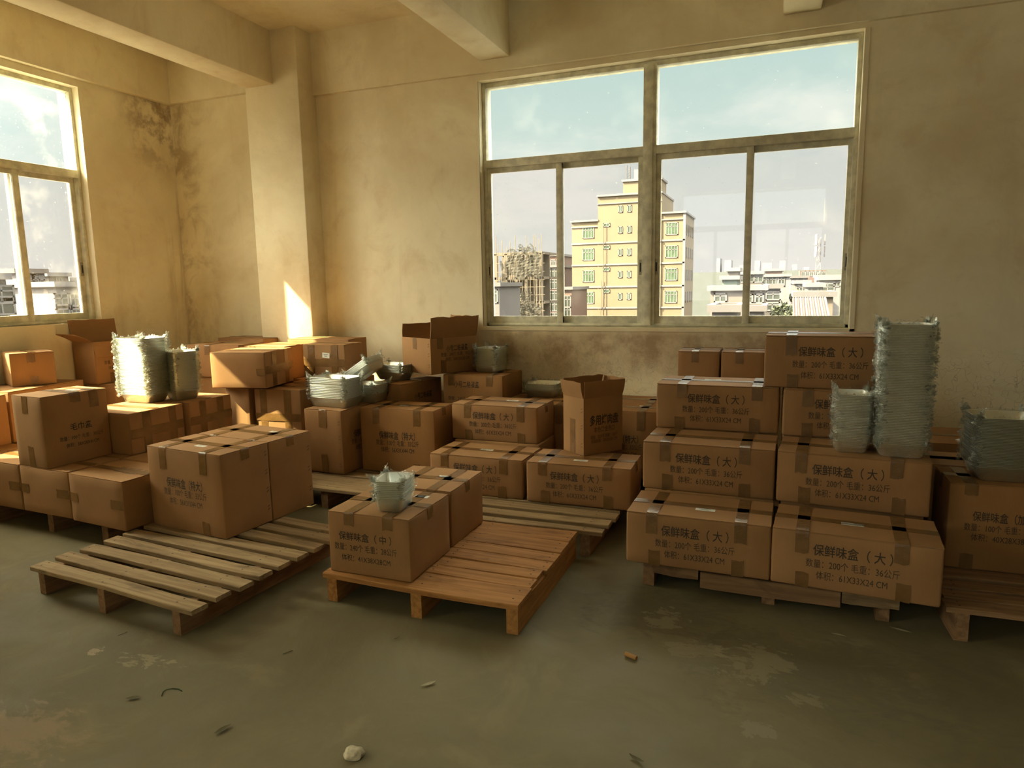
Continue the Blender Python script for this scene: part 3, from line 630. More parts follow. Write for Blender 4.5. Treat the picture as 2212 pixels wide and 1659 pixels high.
# left pallet, base layer
for (x, y, yaw, w, lab, sd) in ((1.596, -2.408, -4.5, .454, 'plain carton at the right end of the left base row, dark text on its lid', 71), (1.144, -2.376, -2.8, .43, 'plain carton under the carton marked 毛巾盘', 72), (.70, -2.352, -2.8, .43, 'plain carton at the left edge of the picture, base row', 73)):
    c = plainbox(lab, (x, y), yaw, (w, .32, .272), PZ, sd, bulge=.006, group='plain cartons of the left pallet')
    c.strip(c.run('front', .14, c.w-.10, c.w-.004, False, 4), (0, 0, 1), .05); c.strip(c.run('front', .14, .004, .07, False, 4), (0, 0, 1), .05)
    if sd == 71:
        for body, wd, hg, vz, bold in T41()[1:]:
            vs, fs = line_mesh(body, wd*.8, hg, bold); obj('printed_line', ([tuple(c.P('top', .30+a, .16+(vz-.3)*.35+b, .0012)) for a, b in vs], fs), M['ink'], c.root)
k = 0
for (x, y, w, d) in ((1.60, -2.07, .44, .42), (1.15, -2.04, .43, .42), (.70, -2.02, .43, .42), (.25, -2.36, .43, .36), (.25, -1.98, .43, .40), (1.60, -1.63, .42, .38), (1.15, -1.60, .43, .38), (.25, -1.56, .42, .40), (.70, -1.58, .42, .40), (.10, -1.14, .50, .40)):
    k += 1
    filler(['plain carton in the base layer under the tall foil stack', 'plain carton in the base layer behind the carton marked 毛巾盘', 'plain carton in the base layer lit by a patch of sun', 'plain carton in the base layer, front row by the left wall', 'plain carton in the base layer, second row by the left wall', 'plain carton in the base layer under the short foil stack', 'plain carton in the base layer behind the short foil stack', 'plain carton in the base layer under the stacked pair at the left wall', 'plain carton in the base layer in a sunny gap', 'plain carton in the base layer under the torn open carton'][k-1], (x, y), -1, (w, d, .272), PZ, 80+k)
# left pallet, upper layers
c = Carton('carton marked 毛巾盘 standing on the left base row', (1.138, -2.370), -4.2, .278, .378, .41, .4125, seed=75, bulge=.004); c.body(c.h-.0045); c.tops(.004)
c.root['group'] = 'cartons on the left pallet'; c.text(TTW(), 'right', .545); c.seam(tw=.06); c.strip(c.run('front', c.w*.45, c.h-.10, c.h-.004), (1, 0, 0), .05); c.low(c.w*.5, .12)
c.sticker('top', .17, .25, w=.08, h=.05); c.strip(c.run('right', c.d*.78, c.h-.10, c.h-.004), (0, 1, 0), .055)
c.strip(c.run('top', .30, .01, c.w-.01, False), (0, 1, 0), .05)
c = plainbox('carton with taped end flaps under the tall wrapped foil stack', (1.165, -2.004), -.5, (.436, .395, .256), .4125, 76, H='r', us=(.3, .78)); c.root['group'] = 'cartons on the left pallet'
c = plainbox('carton with taped end flaps under the shorter wrapped foil stack', (1.235, -1.598), 1.0, (.40, .372, .256), .4125, 77, H='r', us=(.3, .72)); c.root['group'] = 'cartons on the left pallet'
c = plainbox('sunlit carton at the left wall carrying a half-height carton', (.103, -2.049), 8.7, (.40, .60, .342), .4125, 78); c.root['group'] = 'cartons on the left pallet'
c = plainbox('half-height carton at the left picture edge, below the left window', (-.06+.10, -1.72), -24, (.30, .262, .232), .756, 79, tape=()); c.strip(c.run('right', c.d*.5, .004, .06, n=4), (0, 1, 0), .05); c.strip(c.run('right', c.d*.47, c.h-.07, c.h-.003, n=4), (0, 1, 0), .05)
plainbox('carton whose edge shows at the left border below the half-height carton', (.15, -2.335), 9, (.40, .27, .33), .4125, 93)
c = plainbox('low carton under the torn open carton', (.16, -1.19), -3, (.32, .44, .272), .4125, 94)
c = openbox('torn open carton marked 60个 below the left window', (.03, -1.18), -7.4, (.28, .37, .33), .685, {'left': (.17, 12, .02), 'front': (.14, 62, -.02), 'right': (.115, 172, -.03)}, seed=95)
c.text(TOP()[1:], 'right', .56, dv=.02); c.strip(c.run('right', c.d*.35, .004, .08), (0, 1, 0), .04)
# behind, between the left pallet and the pillar
c = plainbox('sunlit carton with a punched top edge, beside the shorter foil stack', (1.445, -1.195), 12, (.42, .40, .256), .70, 101, H='r', us=(.3, .75)); c.strip(c.run('front', c.h*.45, c.w-.065, c.w-.003, False, 4), (0, 0, 1), .05)
plainbox('carton in shadow under the sunlit carton with a punched edge', (1.47, -1.10), 3, (.205, .42, .556), PZ, 102, m='card')
plainbox('upright carton with cross tapes caught half by the sun', (1.702, -1.062), 5.4, (.378, .33, .545), PZ, 103, H='f', Hs=.63, us=(.20, .72))
plainbox('carton with taped end half in sun, left of the pillar foot', (1.338, -.741), 2, (.377, .36, .262), .70, 104, H='f', us=(.22, .74))
c = plainbox('carton with a white sticker on its taped end, right of the pillar foot', (1.915, -.76), 3, (.355, .25, .27), .715, 105, H='f', us=(.2, .76)); c.sticker('front', .20, .19, .062, .038, rot=-.08, base=.0042)
plainbox('flat-topped carton behind, in front of the pillar', (1.56, -.50), 3, (.56, .27, .30), .70, 106)
plainbox('sunlit carton behind the shorter foil stack', (.742, -.738), 5, (.50, .36, .262), .70, 107, tape=(.4,))
plainbox('sunlit carton at the back corner', (.66, -.32), -6, (.55, .29, .285), .70, 108)
for i, (x, y, w, d, h, lab) in enumerate(((1.33, -.62, .44, .58, .56, 'plain carton under the half-sunlit carton at the pillar'), (1.80, -.76, .39, .52, .56, 'plain carton under the stickered carton'), (.68, -.70, .60, .66, .56, 'plain carton under the back corner cartons'))):
    filler(lab, (x, y), 0, (w, d, h-.001), PZ, 110+i)
# ------------------------------------------------------------------ pallets
def board(name, parent, L, W, T, m, loc, axis='x', seed=0, rag=.004):
    bm = bmesh.new(); rng = random.Random(seed); n = 10; V = []
    ph = rng.uniform(0, 6)
    for i in range(n+1):
        a = -L/2 + L*i/n; wob = rag*math.sin(i*.9+ph)*.5; sag = .003*math.sin(i*.5+ph*2)
        e = rng.uniform(-.006, .006) if i in (0, n) else 0
        b0, b1 = -W/2+wob+rng.uniform(-1, 1)*rag*.3, W/2+wob*.6+rng.uniform(-1, 1)*rag*.3; c = .003
        V.append([bm.verts.new((a+e, y, z+sag)) for y, z in ((b0, 0), (b1, 0), (b1, T-c), (b1-c, T), (b0+c, T), (b0, T-c))])
    for i in range(n):
        for k in range(6): bm.faces.new((V[i][k], V[i+1][k], V[i+1][(k+1) % 6], V[i][(k+1) % 6]))
    bm.faces.new(V[0][::-1]); bm.faces.new(V[n])
    o = obj(name, bm, M[m], parent, 'auto', loc)
    if axis == 'y': o.rotation_euler = (0, 0, R(90))
    return o
def pallet(label, cx, cy, yaw, L, ys, m, ms, top=.14, T=.02, st=None, stW=.05, Wd=None, nails=True, rag=.004, seed=0):
    """ys = list of (y, width) of deck boards; st = x of the stringers"""
    root = tag(empty('wooden_pallet', (cx, cy, 0), R(yaw)), label, 'pallet', 'wooden pallets')
    st = st or (-L/2+.10, 0, L/2-.10); y0 = min(y-w/2 for y, w in ys); y1 = max(y+w/2 for y, w in ys)
    for i, (y, w) in enumerate(ys): 
        b = board('deck_board', root, L+random.Random(seed+i).uniform(-.012, .012), w, T, m, (random.Random(seed*3+i).uniform(-.006, .006), y, top-T-.003), seed=seed*50+i, rag=rag)
        if nails:
            bm = bmesh.new()
            for s in st:
                for q in (-.22, .22):
                    r = bmesh.ops.create_circle(bm, cap_ends=True, radius=.0042, segments=8, matrix=Matrix.Translation((s+random.Random(i+s).uniform(-.015, .015), q*w, T+.0042)))
            o = obj('nail', bm, M['nail'], b)
    for s in st: board('stringer', root, y1-y0-.03, stW, top-T-.004, ms, (s, (y0+y1)/2, 0), 'y', seed=seed*70+int(s*100), rag=.003)
    return root
sl = [(-.45+.1155*i, .079) for i in range(9)]
pallet('weathered grey slatted pallet in the left foreground with nine boards', 2.585, -2.47, -4.4, 1.085, sl, 'wood_grey', 'wood_dark', .14, st=(-.49, -.05, .42), stW=.045, seed=1)
ys = [-2.535, -2.365, -2.27, -2.178, -2.072, -1.97, -1.825, -1.672]
pallet('orange brown pallet with a closed plank deck in the centre', 3.826, -2.10, -.3, .925, [((a+b)/2+2.10, b-a-.003) for a, b in zip(ys, ys[1:])], 'wood_orange', 'wood_orange', .14, st=(-.43, 0, .435), stW=.05, T=.022, seed=2, rag=.001)
pallet('slatted pallet under the middle cartons, three front slats bare', 3.80, -1.13, 0, 1.25, [(-.50, .062), (-.37, .085), (-.245, .095), (-.11, .10), (.02, .10), (.15, .10), (.30, .10), (.45, .10)], 'wood_grey', 'wood_dark', .14, seed=3)
pallet('pallet under the narrow carton, its worn front plank showing', 2.50, -.93, 0, 1.18, [(-.44, .16), (-.30, .10), (-.17, .10), (-.04, .10), (.10, .10), (.25, .10), (.40, .10)], 'wood_grey', 'wood_dark', .14, st=(-.5, .05, .5), seed=4)
rp = pallet('broken pallet under the big right stack, its front board hanging low', 5.205, -1.37, -1.6, 1.12, [(-.50, .09), (-.36, .10), (-.22, .10), (-.08, .10), (.06, .10), (.20, .10), (.34, .10), (.48, .10)], 'wood_dark', 'wood_dark', .14, st=(-.50, .02, .46), seed=5, nails=False)
b = board('front_board', rp, .56, .018, .072, 'wood_dark', (.02, -.557, .045), seed=77); b2 = board('front_board', rp, .20, .018, .05, 'wood_grey', (.41, -.557, .072), seed=78); b3 = board('front_board', rp, .20, .018, .05, 'wood_dark', (-.37, -.557, .078), seed=79)
pallet('dark slatted pallet at the right picture edge', 6.42, -1.45, 2, 1.16, [(-.49, .085), (-.385, .08), (-.285, .08), (-.165, .10), (-.04, .10), (.10, .10), (.24, .10), (.38, .10), (.52, .10)], 'wood_dark', 'wood_dark', .14, st=(-.53, 0, .53), seed=6)
pallet('long dark pallet under the left row of plain cartons', 1.04, -1.82, -2, 1.66, [(-.46, .10), (-.33, .10), (-.2, .10), (-.07, .10), (.06, .10), (.19, .10), (.32, .10), (.46, .10), (.64, .1)], 'wood_dark', 'wood_dark', .14, st=(-.72, -.25, .25, .72), seed=7, nails=False)
pallet('pallet under the cartons in the back left corner', 1.18, -.52, 0, 1.40, [(-.46, .10), (-.33, .10), (-.2, .10), (-.07, .10), (.06, .10), (.25, .10), (.42, .10)], 'wood_dark', 'wood_dark', .14, seed=8, nails=False)
pallet('pallet under the row of cartons against the window wall', 4.22, -.30, 0, 1.95, [(-.22, .10), (-.08, .10), (.06, .10), (.2, .10)], 'wood_dark', 'wood_dark', .14, seed=9, nails=False)
# ------------------------------------------------------------------ foil trays in stretch film
def rrect(w, d, r, n=4):
    out = []
    for (cx, cy, a0) in ((w/2-r, d/2-r, 0), (-w/2+r, d/2-r, 90), (-w/2+r, -d/2+r, 180), (w/2-r, -d/2+r, 270)):
        for i in range(n+1): a = R(a0+90*i/n); out.append((cx+r*math.cos(a), cy+r*math.sin(a)))
    return out
def tray_mesh(w, d, bw, bd, h):
    bm = bmesh.new(); t = .0016; lip = .006
    rings = [(w, d, h-.003), (w+.001, d+.001, h-.001), (w, d, h), (w-lip, d-lip, h), (w-2*lip, d-2*lip, h-.001), (bw-.004, bd-.004, .008), (bw-.018, bd-.018, t)]
    outer = [(w-.001, d-.001, h-.004), (w-2*lip+t, d-2*lip+t, h-.005), (bw, bd, .008), (bw-.014, bd-.014, 0)]
    def ring(W, D, z, k): return [bm.verts.new((x, y, z)) for x, y in rrect(W, D, max(.012, min(W, D)*k), 4)]
    A = [ring(*q, .16) for q in rings]; B = [ring(*q, .16) for q in outer]
    seq = A[::-1] + B; n = len(A[0])
    for i in range(len(seq)-1):
        for k in range(n): bm.faces.new((seq[i][k], seq[i][(k+1) % n], seq[i+1][(k+1) % n], seq[i+1][k]))
    bm.faces.new(A[-1]); bm.faces.new(B[-1][::-1])
    return bm
def wrap_mesh(w, d, bw, bd, H, z0, frill, seed, top_tuft=True, rim0=.0):
    """crumpled film shell round a stack; bunched film at the corners and ragged ends above the rim"""
    bm = bmesh.new(); rng = random.Random(seed); g = .005; nz = max(8, int((H-z0)/.012)); n = 5
    rings = []
    for i in range(nz+1):
        z = z0 + (H+.004-z0)*i/nz; f = min(1, max(0, (z-.004)/max(rim0, .01))); W = bw+(w-bw)*f + 2*g; D = bd+(d-bd)*f + 2*g
        pts = []
        rr = rrect(W, D, .022, n); dens = []
        for k, (x, y) in enumerate(rr):
            dens.append((x, y)); x2, y2 = rr[(k+1) % len(rr)]; L = math.hypot(x2-x, y2-y); m = int(L/.016)
            for q in range(1, m): dens.append((x+(x2-x)*q/m, y+(y2-y)*q/m))
        for (x, y) in dens:
            nn = mnoise.noise(Vector((x*30+seed, y*30, z*48))); n2 = mnoise.noise(Vector((x*90, y*90+seed, z*150)))
            k = 1 + (nn*.006 + n2*.0035)/max(.05, math.hypot(x, y)); pts.append((x*k, y*k, z + n2*.003))
        rings.append(pts)
    m = len(rings[-1])
    vr = []
    for i, r in enumerate(rings):
        if len(r) != m: r = [r[int(k*len(r)/m)] for k in range(m)]
        vr.append([bm.verts.new(p) for p in r])
    for i in range(nz):
        for k in range(m): bm.faces.new((vr[i][k], vr[i][(k+1) % m], vr[i+1][(k+1) % m], vr[i+1][k])).material_index = 0
    # ragged top edge
    for k in range(m):
        if rng.random() < .55:
            a, b = vr[nz][k].co, vr[nz][(k+1) % m].co; h = rng.uniform(.003, .014)
            c = bm.verts.new((a+b)/2 + Vector((rng.uniform(-.006, .006), rng.uniform(-.006, .006), h))); bm.faces.new((vr[nz][k], vr[nz][(k+1) % m], c)).material_index = 1
    def shred(p, out, L, W):
        out = Vector(out).normalized(); up = Vector((rng.uniform(-.4, .4), rng.uniform(-.4, .4), rng.uniform(-.9, .9))).normalized(); sd = out.cross(up).normalized()
        p = Vector(p); seg = 3; prev = None
        for s in range(seg+1):
            q = s/seg; c = p + out*L*q + up*L*.45*q*q + Vector((rng.uniform(-1, 1), rng.uniform(-1, 1), rng.uniform(-1, 1)))*.004; ww = W*(1-.55*q)*rng.uniform(.6, 1.2)
            a, b = bm.verts.new(c-sd*ww/2), bm.verts.new(c+sd*ww/2 + out*rng.uniform(-.004, .004))
            if prev: bm.faces.new((prev[0], prev[1], b, a)).material_index = 1
            prev = (a, b)
    cs = ((1, 1), (-1, 1), (-1, -1), (1, -1))
    for ci, (sx, sy) in enumerate(cs):
        dens = frill[ci] if isinstance(frill, (list, tuple)) else frill
        for _ in range(int(dens*(H-rim0)*330)):
            z = rim0*.75 + rng.random()*(H-rim0*.75); q = rng.gauss(0, 1)*.014
            px, py = (sx*(w/2+.002)+ (q if rng.random() < .5 else 0), sy*(d/2+.002)); 
            if rng.random() < .5: px, py = sx*(w/2+.003), sy*(d/2) - sy*abs(rng.gauss(0, .016))
            else: px, py = sx*(w/2) - sx*abs(rng.gauss(0, .016)), sy*(d/2+.003)
            shred((px, py, z), (sx+rng.uniform(-.6, .6), sy+rng.uniform(-.6, .6), rng.uniform(-.5, .5)), rng.uniform(.006, .017), rng.uniform(.012, .028))
        if top_tuft and dens > .3:
            for _ in range(14): shred((sx*w/2*rng.uniform(.8, 1.02), sy*d/2*rng.uniform(.8, 1.02), H), (sx*.3+rng.uniform(-.4, .4), sy*.3+rng.uniform(-.4, .4), 1), rng.uniform(.012, .034), rng.uniform(.016, .030))
    return bm
def tray_stack(label, c, z, yaw, w, d, bw, bd, th, H, N, frill=.8, seed=1, wrap=True, tilt=None, tuft=True, gaps=()):
    root = tag(empty('foil_tray_stack', (c[0], c[1], z), R(yaw), tilt), label, 'foil trays', 'wrapped stacks of foil trays')
    p = (H-th)/max(1, N-1); src = obj('tray', tray_mesh(w, d, bw, bd, th), M['foil'], root, 'auto', (0, 0, 0)); rng = random.Random(seed)
    for i in range(1, N):
        z_ = p*i + (-.35*p if i in gaps else 0)
        o = same('tray', src, root, (rng.uniform(-.0012, .0012), rng.uniform(-.0012, .0012), z_), (0, 0, rng.uniform(-.006, .006)))
    if wrap:
        o = obj('plastic_wrap', wrap_mesh(w, d, bw, bd, H, .002, frill, seed, tuft, th), [M['film'], M['frill']], root, False); o['label'] = 'crinkled clear stretch film'
    return root
# order of corners for the bunched film: back right, back left, front left, front right
tray_stack('tall wrapped stack of foil trays in the sun, left side', (1.297, -1.618), .669, 0, .262, .195, .205, .150, .060, .425, 44, (1.2, .9, 1.7, .9), 1)
tray_stack('shorter wrapped stack of foil trays right of the sunlit one', (1.452, -1.463), .669, -20, .215, .165, .150, .140, .065, .325, 34, (.7, .6, 1.7, .3), 2)
tray_stack('wide wrapped bundle of foil trays on the narrow carton', (2.352, -.985), .581, -5, .325, .20, .280, .165, .070, .205, 13, (.4, .5, 1.0, .9), 3, gaps=(8,))
tray_stack('wrapped bundle of foil trays behind the wide one', (2.430, -.745), .581, -5, .31, .19, .265, .155, .070, .130, 9, (.8, .3, .2, .5), 4)
tray_stack('tilted bundle of foil trays leaning on another bundle', (2.485, -.775), .772, -5, .25, .18, .21, .145, .055, .095, 6, (.6, .6, .5, .8), 5, tilt=(R(6), R(-30), R(-8)))
tray_stack('shallow wrapped bundle of foil trays left of the big open carton', (2.512, -.462), .701, -11, .285, .17, .22, .125, .066, .120, 8, (.5, .4, .6, .7), 6)
tray_stack('square wrapped bundle of foil trays right of the big open carton', (3.205, -.215), .756, -5, .178, .205, .170, .192, .050, .178, 20, (.5, .7, .6, 1.0), 7)
tray_stack('flat wrapped bundle of foil trays behind the small open carton', (3.62, -.20), .581, 0, .25, .20, .20, .16, .055, .10, 6, (.3, .6, .6, .3), 8)
tray_stack('small neat bundle of foil trays on the carton marked 中', (3.650, -2.372), .421, 10.5, .136, .160, .104, .138,   .066, .140, 10, (.25, .9, 1.3, .45), 9)
tray_stack('short wrapped stack of foil trays on the right stack', (5.532, -1.498), .622, 0, .150, .200, .124, .170, .055, .262, 30, (.8, .4, .7, .5), 10)
tray_stack('tallest wrapped tower of foil trays on the right stack', (5.727, -1.525), .622, -1, .196, .215, .168, .185, .060, .575, 74, (1.0, 1.2, 1.7, 1.2), 11)
tray_stack('wrapped stack of foil trays on the carton marked 加大', (6.125, -1.435), .522, 2, .235, .215, .175, .165, .065, .278, 34, (.4, .7, 1.3, .6), 12)
# ------------------------------------------------------------------ bits on the floor
def lump(name, label, cat, p, s, m, rot=0, seed=1, group=None):
    bm = bmesh.new(); bmesh.ops.create_icosphere(bm, subdivisions=3, radius=1)
    for v in bm.verts:
        k = 1+.28*mnoise.noise(v.co*1.7+Vector((seed*3.1, 0, 0)))+.10*mnoise.noise(v.co*5); v.co = Vector((v.co.x*s[0]*k, v.co.y*s[1]*k, max(-.4, v.co.z)*s[2]*k))
    zmin = min(v.co.z for v in bm.verts)
    for v in bm.verts: v.co.z -= zmin
    o = obj(name, bm, m, None, 'auto', (p.x, p.y, 0)); o.rotation_euler = (0, 0, rot); return tag(o, label, cat, group)
M['stone'] = plain('chalky_stone', (.46, .40, .27), .9, var=.35, scale=40); M['leaf'] = plain('dry_leaf', (.10, .085, .035), .8, var=.3); M['green'] = plain('green_fibre', (.04, .085, .03), .7); M['pale'] = plain('pale_plaster_chip', (.34, .30, .18), .85, var=.3)
lump('plaster_chunk', 'pale lump of broken plaster on the floor at the bottom edge', 'rubble', on_z(765, 1634, 0), (.031, .026, .020), M['stone'], .3, 3)
def leaf(name, label, p, L, W, rot, m, curl=.3, cat='leaf'):
    bm = bmesh.new(); n = 8; A = []
    for i in range(n+1):
        a = i/n; x = -L/2+L*a; ww = W*math.sin(math.pi*min(.97, max(.06, a)))**.8; z = .002+curl*L*(a-.5)**2
        A.append([bm.verts.new((x, -ww/2, z+.25*ww)), bm.verts.new((x, 0, z)), bm.verts.new((x, ww/2, z+.25*ww)), bm.verts.new((x, 0, z+.0012))])
    for i in range(n):
        for k in range(2): bm.faces.new((A[i][k], A[i+1][k], A[i+1][k+1], A[i][k+1]))
        bm.faces.new((A[i][0], A[i][3], A[i+1][3], A[i+1][0])); bm.faces.new((A[i][3], A[i][2], A[i+1][2], A[i+1][3]))
    o = obj(name, bm, m, None, 'auto', (p.x, p.y, 0)); o.rotation_euler = (0, 0, rot); return tag(o, label, cat)
leaf('dry_leaf', 'dark dry leaf lying on the floor left of the plaster lump', on_z(482, 1578, 0), .055, .020, 1.3, M['leaf'])
leaf('dry_leaf', 'pale curled chip on the floor below the centre pallet', on_z(925, 1480, 0), .055, .016, .9, M['pale'])
leaf('dry_leaf', 'small dry leaf on the floor below the weathered pallet', on_z(288, 1510, 0), .045, .018, .6, M['leaf'])
leaf('dry_leaf', 'small curled leaf near the front of the centre pallet', on_z(857, 1381, 0), .035, .010, 1.2, M['leaf'], .8)
leaf('dry_leaf', 'dry leaf scrap at the bottom right of the floor', on_z(1375, 1643, 0), .05, .015, -.4, M['leaf'], .6)
leaf('wood_chip', 'pale wood chip on the floor before the broken pallet', on_z(1812, 1373, 0), .055, .012, -.2, M['pale'], .1, 'wood chip')
leaf('wood_chip', 'pale splinter under the leg of the broken pallet', on_z(1945, 1363, 0), .075, .014, -.3, M['pale'], .2, 'wood chip')
def thread(name, label, pts, r, m, cat):
    bm = bmesh.new(); tube(bm, pts, r, 5); return tag(obj(name, bm, m, None, True), label, cat)
thread('green_string', 'curved green string on the floor at the lower left', [on_z(x, y, .002) for x, y in ((349, 1503), (352, 1494), (360, 1489), (374, 1487), (386, 1488), (393, 1493))], .0016, M['green'], 'string')
thread('straw', 'thin straw on the floor between the two front pallets', [on_z(611, 1412, .002), on_z(632, 1405, .003)], .0012, M['leaf'], 'straw')
thread('straw', 'thin straw on the floor below the weathered pallet corner', [on_z(255, 1373, .002), on_z(275, 1365, .003)], .0012, M['leaf'], 'straw')
bm = bmesh.new(); a, b = on_z(1351, 1412, .010), on_z(1375, 1422, .010); tube(bm, [a, a.lerp(b, .5), b], .0085, 10); tag(obj('cardboard_tube', bm, plain('tube_paper', (.33, .17, .05), .7), None, 'auto'), 'small brown paper tube lying on the floor', 'tube')
# ------------------------------------------------------------------ outside: the town seen from the sixth floor
def omat(name, c, rough=.85, tile=None):
    def b(t, p, o):
        pos = world_pos(t); n = t.noise(pos, .25, 5, .6); col = t.mix(t.ramp(n, .3, .7), c, tuple(x*.86 for x in c))
        if tile:
            br = t.n.new('ShaderNodeTexBrick'); br.inputs['Scale'].default_value = 1.0; br.inputs['Brick Width'].default_value = .42; br.inputs['Row Height'].default_value = .21; br.inputs['Mortar Size'].default_value = .02
            mp = t.n.new('ShaderNodeMapping'); mp.inputs['Rotation'].default_value = (R(90), 0, 0); t.link(pos, mp.inputs['Vector']); t.link(mp.outputs[0], br.inputs['Vector'])
            br.inputs['Color1'].default_value = (*c, 1); br.inputs['Color2'].default_value = (*[x*.90 for x in c], 1); br.inputs['Mortar'].default_value = (*[min(1, x*1.12) for x in c], 1)
            col = t.mix(.45, col, br.outputs['Color'])
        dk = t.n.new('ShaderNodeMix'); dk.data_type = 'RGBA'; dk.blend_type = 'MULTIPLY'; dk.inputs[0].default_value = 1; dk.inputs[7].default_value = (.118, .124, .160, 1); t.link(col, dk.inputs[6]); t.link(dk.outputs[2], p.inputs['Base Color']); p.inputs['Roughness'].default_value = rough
    return mat(name, b)
O = dict(yellow=omat('yellow_tile', (.66, .50, .245), tile=1), white=omat('white_band', (.72, .68, .58)), pink=omat('pink_render', (.60, .33, .22)), red=omat('brick_red', (.34, .17, .12)), beige=omat('beige_render', (.56, .47, .36)),
    grey=omat('grey_concrete', (.46, .43, .37)), pale=omat('pale_render', (.66, .63, .56)), tan=omat('tan_render', (.52, .41, .25)), mint=omat('mint_sheet', (.42, .58, .42)), roofg=omat('roof_grey', (.40, .37, .31)), far=omat('hazed_pale_concrete', (.60, .62, .60)),  # far: distance haze put into the pale colour
    rust=omat('rusty_sheet', (.50, .22, .13)), bamboo=omat('bamboo_pole', (.58, .46, .25)), tree=omat('tree_green', (.14, .20, .06)), dk=omat('grey_brown', (.28, .25, .21)))
M['gpane'] = plain('green_glass', (.034, .060, .034), .25, 0, .3, 1.2, .6); M['dpane'] = plain('dark_glass', (.028, .034, .032), .25, 0, .3, 1.2, .6)
def bpart(name, parent, m, boxes, bev=0):
    bm = bmesh.new()
    for b in boxes: box(bm, *b, bev)
    return obj(name, bm, m, parent)
def bwin(root, face, pos, a, z, w, h, frame='white', pane='gpane', bars=(1, 1)):
    """window on a face: face 'f' (facing -y, at y=pos) or 'r' (facing +x, at x=pos); a along the face"""
    fr = []; t = .12
    def bx(a0, a1, z0, z1, d0, d1): return (a0, a1, pos-d1, pos-d0, z0, z1) if face == 'f' else (pos+d0, pos+d1, a0, a1, z0, z1)
    fr += [bx(a-w/2, a+w/2, z-h/2, z-h/2+t, -.05, .06), bx(a-w/2, a+w/2, z+h/2-t, z+h/2, -.05, .06), bx(a-w/2, a-w/2+t, z-h/2, z+h/2, -.05, .06), bx(a+w/2-t, a+w/2, z-h/2, z+h/2, -.05, .06)]
    for i in range(bars[0]): x = a-w/2+w*(i+1)/(bars[0]+1); fr.append(bx(x-t*.4, x+t*.4, z-h/2, z+h/2, -.05, .05))
    for i in range(bars[1]): q = z+h*.18; fr.append(bx(a-w/2, a+w/2, q-t*.4, q+t*.4, -.05, .05))
    f = bpart('window', root, O[frame], fr); bpart('pane', f, M[pane], [bx(a-w/2+.02, a+w/2-.02, z-h/2+.02, z+h/2-.02, -.02, .02)])
def building(label, x0, x1, y0, y1, z1, m='beige', z0=-20, wins=(), rwins=(), parapet='white', cat='building', roof=(), group='buildings outside the window', name='building', pane='dpane'):
    root = tag(empty(name, ((x0+x1)/2, (y0+y1)/2, z0)), label, cat, group); off = -root.location
    def sh(b): return (b[0]+off.x, b[1]+off.x, b[2]+off.y, b[3]+off.y, b[4]+off.z, b[5]+off.z)
    bpart('facade', root, O[m], [sh((x0, x1, y0, y1, z0, z1))])
    if parapet: e = .25; bpart('parapet', root, O[parapet], [sh((x0-e, x1+e, y0-e, y0+.1, z1-.05, z1+.35)), sh((x0-e, x1+e, y1-.1, y1+e, z1-.05, z1+.35)), sh((x0-e, x0+.1, y0+.1, y1-.1, z1-.05, z1+.35)), sh((x1-.1, x1+e, y0+.1, y1-.1, z1-.05, z1+.35))])
    for (a, z, w_, h_) in wins: bwin(root, 'f', y0+off.y, a+off.x, z+off.z, w_, h_, pane=pane)
    for (a, z, w_, h_) in rwins: bwin(root, 'r', x1+off.x, a+off.y, z+off.z, w_, h_, pane=pane)
    for (nm, mm, b) in roof: bpart(nm, root, O[mm], [sh(b)])
    return root, off
# the yellow tiled apartment block
Y0 = 95.0
rt = tag(empty('apartment_block', (-16, Y0, -20)), 'tall yellow tiled apartment block with green windows, filling the window middle', 'building', 'buildings outside the window'); oz = 20
def ap(name, m, bs): return bpart(name, rt, O[m], [(a+16, b+16, c-Y0, d-Y0, e+oz, f+oz) for a, b, c, d, e, f in bs])
ap('facade', 'yellow', [(-24.0, -19.98, Y0, Y0+11, -20, 10.6), (-19.98, -10.7, Y0-.15, Y0+11, -20, 14.0), (-10.7, -7.46, Y0, Y0+11, -20, 11.1)])
ap('parapet', 'white', [(-24.2, -19.9, Y0-.25, Y0+11.2, 10.55, 10.8), (-24.1, -19.9, Y0-.12, Y0, 9.72, 9.9), (-20.1, -10.6, Y0-.4, Y0+11.2, 14.0, 14.25), (-20.05, -10.6, Y0-.27, Y0-.1, 12.9, 13.05), (-10.7, -7.25, Y0-.25, Y0+11.2, 11.1, 11.35), (-10.7, -7.35, Y0-.12, Y0, 10.2, 10.36)])
ap('floor_band', 'white', [(-24.05, -19.98, Y0-.1, Y0, z, z+.24) for z in (7.27, 4.1, .85, -2.25)] + [(-19.98, -10.7, Y0-.25, Y0-.1, z, z+.24) for z in (7.27, 4.1, .85, -2.25)] + [(-10.7, -7.4, Y0-.1, Y0, z, z+.24) for z in (7.27, 4.1, .85, -2.25)] + [(-7.7, -7.36, Y0-.1, Y0+.3, -10, 11)])
ap('stair_tower', 'yellow', [(-16.7, -11.2, Y0+2, Y0+7, 14, 16.2)]); ap('tower_cornice', 'white', [(-16.9, -11.0, Y0+1.8, Y0+7.2, 16.2, 16.5)])
ap('water_tank', 'pale', [(-15.3, -14.0, Y0+3, Y0+4.4, 16.5, 18.0)])
bm = bmesh.new()
for x in (-16.4, -15.9, -14.4, -13.9, -12): tube(bm, [(x+16, 3, 36.4), (x+16, 3, 39.2+random.uniform(-1, .6))], .07, 5)
for k in range(6): tube(bm, [(-16.4+16+k*.1, 3, 36.6+k*.4), (-15.9+16, 3, 36.9+k*.4)], .03, 4)
obj('antenna', bm, O['dk'], rt)
